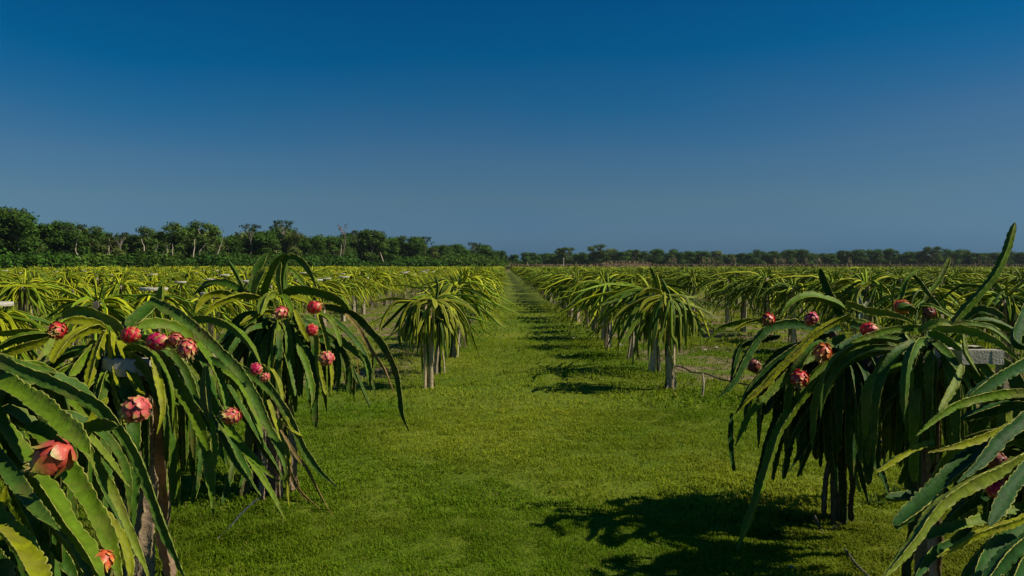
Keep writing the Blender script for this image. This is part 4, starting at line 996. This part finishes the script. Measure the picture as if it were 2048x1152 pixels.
for i in range(64):
    x = 1060+i*16.4+rt.uniform(-6, 6); d = rt.uniform(412, 428); h = CAMZ+(VY-rt.uniform(504, 510))*d/FPX
    tree('wide', (x-VX)*d/FPX, d, h, f'dark tree behind the front crowns of the right treeline, {SEG(x, 1050, 2110)}', f'second rank of the right treeline, {SEG(x, 1050, 2110)}', 1.6)
# understorey shrubs before both woods
def bush_mesh(seed, base):
    rs2 = np.random.default_rng(seed); lob = [(rs2.uniform(-1.3, 1.3), rs2.uniform(-1, 1), rs2.uniform(.3, 1.5), rs2.uniform(.5, .9)) for _ in range(12)]
    V, Q, K = leaf_cloud(rs2, lob, 130, .13, base); return raw_mesh('bush', V, Q, M_LEAF, K, smooth=False)
BM = [bush_mesh(1, (.046,.115,.010)), bush_mesh(2, (.075,.145,.012)), bush_mesh(3, (.060,.120,.012)), bush_mesh(4, (.10,.095,.04))]
for i in range(80):
    x = -130+i*14.5+rt.uniform(-7, 7); d = wood_d(x)-rt.uniform(5, 11); sz = rt.uniform(1.4, 2.6)*(1 if x < 800 else 1.3)
    o = link('bush', BM[0] if rt.random() < .4 else rt.choice(BM[:3]), None, ((x-VX)*d/FPX, d, 0)); o.scale = (sz*1.3, sz, sz*rt.uniform(.8, 1.35)); o.rotation_euler[2] = rt.uniform(0, 6)
    tag(o, f'green shrub at the foot of the left wood, {SEG(x, -140, 1030)}', 'shrub', f'shrubs at the foot of the left wood, {SEG(x, -140, 1030)}')
# the light green mound of shrubs where the wood meets the path end
for (x, s_) in ((905,2.6),(935,3.0),(965,3.0),(985,2.2)):
    d = wood_d(x)-22; o = link('bush', BM[1], None, ((x-VX)*d/FPX, d, 0)); o.scale = (s_*1.6, s_*1.2, s_*1.15)
    tag(o, 'large bright green shrub in the mound where the wood meets the path end', 'shrub', 'bright shrubs of the mound')
# pale dead trunks standing in front of the left wood
def snag(pts, d, wpx, label, group='pale bare trunks before the left wood'):
    m = MB(); P = [np.array(px(x, y, d)) for x, y in pts]; P = smoothpath(P, 7); P[:, 1] += rng.normal(0, .15, 7)
    o_ = P[0].copy(); m.tube(P-o_, np.linspace(1, .45, 7)*wpx*d/FPX/2, (.46,.39,.29), 6)
    o = link('dead_trunk', m.mesh('dead_trunk', M_BARK), None, o_); tag(o, label, 'tree trunk', group)
SN = [([(30,538),(38,518),(45,504)],2.6,'leaning left of a pair crossing near the left edge'),([(36,538),(48,525),(61,515)],2.4,'lower leaning one of a pair near the left edge'),([(141,536),(132,520),(121,510)],2.6,'yellowish leaning left over the shrubs'),([(147,536),(141,522),(135,508)],2.4,'short curved one beside the yellowish leaning trunk'),([(162,518),(153,505),(152,490),(156,479)],3,'forked curved one in a gap of the foliage'),([(290,520),(288,502),(282,478)],3,'thin straight one, leftmost of the dense group'),([(312,522),(310,505),(316,488)],3.2,'curved one in the dense group of trunks'),([(320,535),(322,518),(328,502)],3.2,'low one in the dense group of trunks'),([(335,528),(334,510),(334,490)],3,'upright one in the dense group of trunks'),([(345,512),(345,500),(345,488)],2.4,'short one high in the dense group'),([(387,525),(388,500),(390,478)],3.6,'tall upright one right of the dense group'),([(398,522),(400,505),(412,486)],3.2,'bending right, right of the dense group'),([(433,515),(438,498),(446,474)],2.8,'slender one leaning right in the shade'),([(422,535),(425,522)],4,'short stump at field edge'),([(678,528),(682,505),(683,488)],2.8,'slender upright one below the pinkish bare tree'),([(768,528),(764,516),(760,504)],3,'short one above the left rows'),([(560,520),(554,508),(549,492)],2.4,'thin one behind the tall arching plant')]
for pts, wp, lb in SN:
    snag(pts, float(wood_d(pts[0][0]))-3.5, wp, 'pale bare trunk, '+lb)

# dry bank and reeds behind the right field
def dry_bank():
    d = 300; xs = np.linspace(-12, 330, 260); V = []
    for i, x in enumerate(xs):
        hump = 1.7*math.exp(-((x-((1250-VX)*d/FPX))/9.5)**4)*1.0
        h = 2.15+.25*math.sin(x*.07)+hump+random.uniform(-.12, .12)
        fade = min(1, (x+12)/30); h = h*fade
        for k, (dy, f) in enumerate(((-14, 0), (-6, .72), (0, 1), (8, .9), (30, .5), (60, -.02))): V.append((x, d+dy, h*f+random.uniform(-.05, .05)*(f > 0)))
    i = np.arange(len(xs)-1)[:, None]*6; j = np.arange(5)[None, :]
    Q = np.stack([i+j, i+6+j, i+7+j, i+1+j], -1).reshape(-1, 4)
    m = mat('dry_soil', .95, .05, 0, 1, .35, .7, 1.25, col=(.155,.112,.062))
    o = link('earth_bank', raw_mesh('earth_bank', np.array(V), Q, m)); tag(o, kind='structure')
    n = 16000; r = np.random.default_rng(8); X = r.uniform(-5, 330, n); Y = d+r.uniform(-10, 10, n); H = r.uniform(.3, .9, n)*(1+1.4*(r.random(n) < .02)); Z = 1.6*np.ones(n)+1.7*np.exp(-((X-((1250-VX)*d/FPX))/9.5)**4)*.85
    Wd = .22; a = r.uniform(0, 3.14, n)
    b = np.stack([X, Y, Z], 1); s_ = np.stack([np.cos(a)*Wd, np.sin(a)*Wd, 0*a], 1); tp = b+np.stack([r.normal(0, .2, n), r.normal(0, .2, n), H+.3], 1)
    V = np.stack([b-s_, b+s_, tp+s_*.3, tp-s_*.3], 1).reshape(-1, 3)
    K = np.repeat(np.array((.21,.165,.085))*r.uniform(.7, 1.3, (n, 1)), 4, axis=0)
    o = link('dry_reeds', raw_mesh('dry_reeds', V, np.arange(4*n).reshape(-1, 4), M_REED, K, False)); tag(o, 'dry brown reeds along the bank behind the right field', 'reeds', kind='stuff')
dry_bank()
# tall seed-head tufts before the right treeline
def tuft_mesh(seed):
    r = random.Random(seed); m = MB()
    for i in range(16):
        a = r.uniform(0, 6.28); x, y = r.uniform(-.5, .5), r.uniform(-.5, .5); h = r.uniform(2., 4.6)
        m.tube([(x, y, 0), (x+.1*math.cos(a), y+.1*math.sin(a), h*.6), (x+.4*math.cos(a), y+.4*math.sin(a), h)], [.09, .13, .03], np.array((.24,.20,.10))*r.uniform(.7, 1.2), 4)
    return m.mesh('reed_tuft', M_REED)
TM = [tuft_mesh(i) for i in range(3)]
for x in (1341,1350,1408,1418,1425,1470,1550,1560,1568,1590,1612,1640,1700,1905,1960,1975):
    d = 306; o = link('reed_tuft', rt.choice(TM), None, ((x-VX)*d/FPX, d, 1.2)); o.rotation_euler[2] = rt.uniform(0, 6)
    tag(o, 'tall dry tuft standing above the brown bank before the far right treeline', 'reed tuft', 'dry tufts on the bank')
# white marker pole at the field end
m = MB(); m.tube([(0, 0, 0), (0, 0, 4.6)], [.13, .12], (.62,.55,.45), 8); m.box((0, 0, 4.63), (.32, .32, .06), (.6,.55,.48))
o = link('marker_pole', m.mesh('marker_pole', M_CONC), None, ((1127-VX)*240/FPX, 240, 0)); tag(o, 'white upright pole at the far end of the plantation, right of the path end', 'pole')

# ---------------------------------------------------------------- small things on the ground
def strand(name, pts, r, col, label, cat, mt=M_WOOD, jit=.0015, n=40, taper=None):
    P = smoothpath(np.array(pts, float), n); o_ = P[0].copy()
    rr = r if taper is None else np.linspace(r, r*taper, n); m = MB(); m.tube(P-o_, rr, col, 7, jit=jit)
    o = link(name, m.mesh(name, mt), None, o_); tag(o, label, cat); return o
def gp(x, y, h=0.02): d = (CAMZ-h)*FPX/(y-VY); return ((x-VX)*d/FPX, d, h)
strand('irrigation_hose', [gp(425,1088,.03), gp(440,1072,.06), gp(458,1056,.07), gp(480,1030,.09), gp(505,1006,.08), gp(520,995,.03)], .0045, (.045,.06,.08), 'thin grey-blue hose lying in the grass under the left plants', 'hose', M_HOSE, 0)
strand('stick', [(2.33,10.5,.34), (2.50,10.45,.33), (2.62,10.35,.27), (2.78,10.2,.27), (2.95,10.1,.21), (3.3,9.7,.17), (3.6,9.2,.10)], .011, (.09,.065,.04), 'long bent dark stick running right from the stout trunk of the right row', 'stick')
strand('stick', [(2.62,9.85,0), (2.66,9.9,.18), (2.70,10.1,.29)], .018, (.30,.24,.17), 'short pale upright stick propping the long dark one', 'stick', taper=.6)
strand('stick', [gp(1628,1030,.10), gp(1640,1056,.03), gp(1650,1070,.02), gp(1666,1080,.02)], .009, (.12,.10,.075), 'dark crooked twig in the grass left of the right plant trunk', 'twig', taper=.5)
strand('stick', [gp(1690,1098,.03), gp(1712,1128,.03), gp(1745,1160,.03)], .006, (.12,.11,.09), 'grey twig in the grass at the bottom edge on the right', 'twig')
strand('stick', [px(1748,878,4.6), px(1780,888,4.5), px(1812,900,4.4)], .008, (.20,.19,.19), 'grey rod between the two right foreground plants', 'rod')
strand('stick', [gp(1660,1060,.02), gp(1672,1052,.05), gp(1682,1046,.08)], .005, (.35,.30,.18), 'small pale straw leaning at the foot of the right plant trunk', 'twig')
for i, (x, y, s_) in enumerate(((1408,700,.10),(1432,695,.09),(1392,742,.06),(1240,690,.12),(1312,690,.14),(1582,1134,.035),(1145,676,.08),(1084,632,.07))):
    m = MB(); r = random.Random(i); V = []; n = 7
    for a in range(5):
        for b in range(n):
            t = a/4*math.pi; u = b/n*6.283; q = r.uniform(.8, 1.1)
            V.append((math.sin(t)*math.cos(u)*q, math.sin(t)*math.sin(u)*q*.8, -math.cos(t)*.5*q))
    ii = np.arange(4)[:, None]*n; j = np.arange(n)[None, :]; Q = np.stack([ii+j, ii+(j+1) % n, ii+n+(j+1) % n, ii+n+j], -1).reshape(-1, 4)
    m.add(np.array(V)*s_*.6, Q, (.42,.36,.30)); o = link('stone', m.mesh('stone', M_CONC, False), None, gp(x, y, .01))
    lab = ['pale stone on the bare soil right of the stout trunk, left one of two', 'flat pale stone on the bare soil right of the stout trunk, right one of two', 'small stone nearest the leaning stick', 'pale stone at the foot of the posts in the right row', 'whitish block behind the stout trunk', 'small pale stone in the grass at the bottom right', 'small stone at the shaded edge of the right row', 'tiny stone far up the shaded side of the path'][i]
    tag(o, lab, 'stone')
# utility box glimpsed between the right foreground plants
t = empty('utility_box', (5.85, 9.9, 0), .1); tag(t, 'grey box on a red and white base, glimpsed between the two right foreground plants', 'box')
m = MB(); m.box((0, 0, .36), (.55, .4, .30), (.42,.42,.40)); link('panel', m.mesh('panel', M_METAL, False), t)
m = MB(); m.box((0, 0, .185), (.5, .36, .05), (.02,.02,.02)); link('gap_strip', m.mesh('gap_strip', M_METAL, False), t)
m = MB(); m.box((0, 0, .14), (.56, .41, .04), (.55,.02,.02)); link('red_strip', m.mesh('red_strip', M_METAL, False), t)
m = MB(); m.box((0, 0, .06), (.56, .41, .12), (.62,.60,.56)); link('base', m.mesh('base', M_METAL, False), t)
# broad-leaved weeds around the right foreground trunks
def weed(x, y, s_, seed):
    r = random.Random(seed); m = MB()
    for i in range(26):
        a = r.uniform(0, 6.28); L = s_*r.uniform(.5, 1.1); e_ = r.uniform(.3, 1.3); wd = L*.22
        d = np.array((math.cos(a)*math.cos(e_), math.sin(a)*math.cos(e_), math.sin(e_))); sd_ = np.array((-math.sin(a), math.cos(a), 0))
        b = np.array((r.uniform(-.3, .3)*s_, r.uniform(-.3, .3)*s_, 0)); up = np.array((0, 0, 1.))
        m.add([b, b+d*L*.45-sd_*wd/2, b+d*L-up*L*.25, b+d*L*.45+sd_*wd/2], [(0, 1, 2, 3)], np.array((.11,.18,.02))*r.uniform(.6, 1.3))
    o = link('weed', m.mesh('weed', M_GRASS, False), None, (x, y, 0))
    return o
WL = [(1755,1010,.13,'bright broad-leaved weed just right of the right plant trunk'),(1790,1000,.16,'leafy weed between the two right foreground trunks'),(1560,1075,.10,'pale green clump in the grass left of the right plant trunk'),(1620,1060,.09,'low leafy clump close to the left foot of the right plant trunk'),(560,980,.08,'small weed in the lawn under the left hanging arms'),(1340,690,.12,'weed on the bare soil behind the stout trunk')]
for i, (x, y, s_, lb) in enumerate(WL):
    g_ = gp(x, y, 0); tag(weed(g_[0], g_[1], s_, i), lb, 'weed')
for i, (x, y, s_) in enumerate(((800,942,.045),(832,906,.03),(898,932,.028),(955,934,.032),(925,948,.028),(862,1030,.04),(760,868,.04),(770,908,.03),(1028,932,.03),(1085,940,.03),(780,965,.03),(1240,820,.05),(880,820,.05))):
    g_ = gp(x, y, 0); o = weed(g_[0], g_[1], s_, 50+i); o.scale = (1.3, 1.3, 1); tag(o, 'tiny dark weed in the open lawn', 'weed', 'tiny weeds in the open lawn')
    o.data.attributes['col'].data.foreach_set('color', np.tile(np.array((.03, .07, .006, 1), dtype=np.float32), len(o.data.vertices)))
# thin air over the far field
hv = MB().box((20, 190, 8.5), (760, 560, 19.0), (1, 1, 1)); hm = bpy.data.materials.new('haze'); hm.use_nodes = True
hn = hm.node_tree; hn.nodes.remove(hn.nodes['Principled BSDF']); pv = hn.nodes.new('ShaderNodeVolumePrincipled')
pv.inputs['Color'].default_value = (.62, .72, .85, 1); pv.inputs['Density'].default_value = .00010; pv.inputs['Anisotropy'].default_value = .2
hn.links.new(pv.outputs[0], hn.nodes['Material Output'].inputs['Volume'])
o = link('haze', hv.mesh('haze', hm, False)); tag(o, kind='stuff')
print('objects', len(bpy.data.objects))
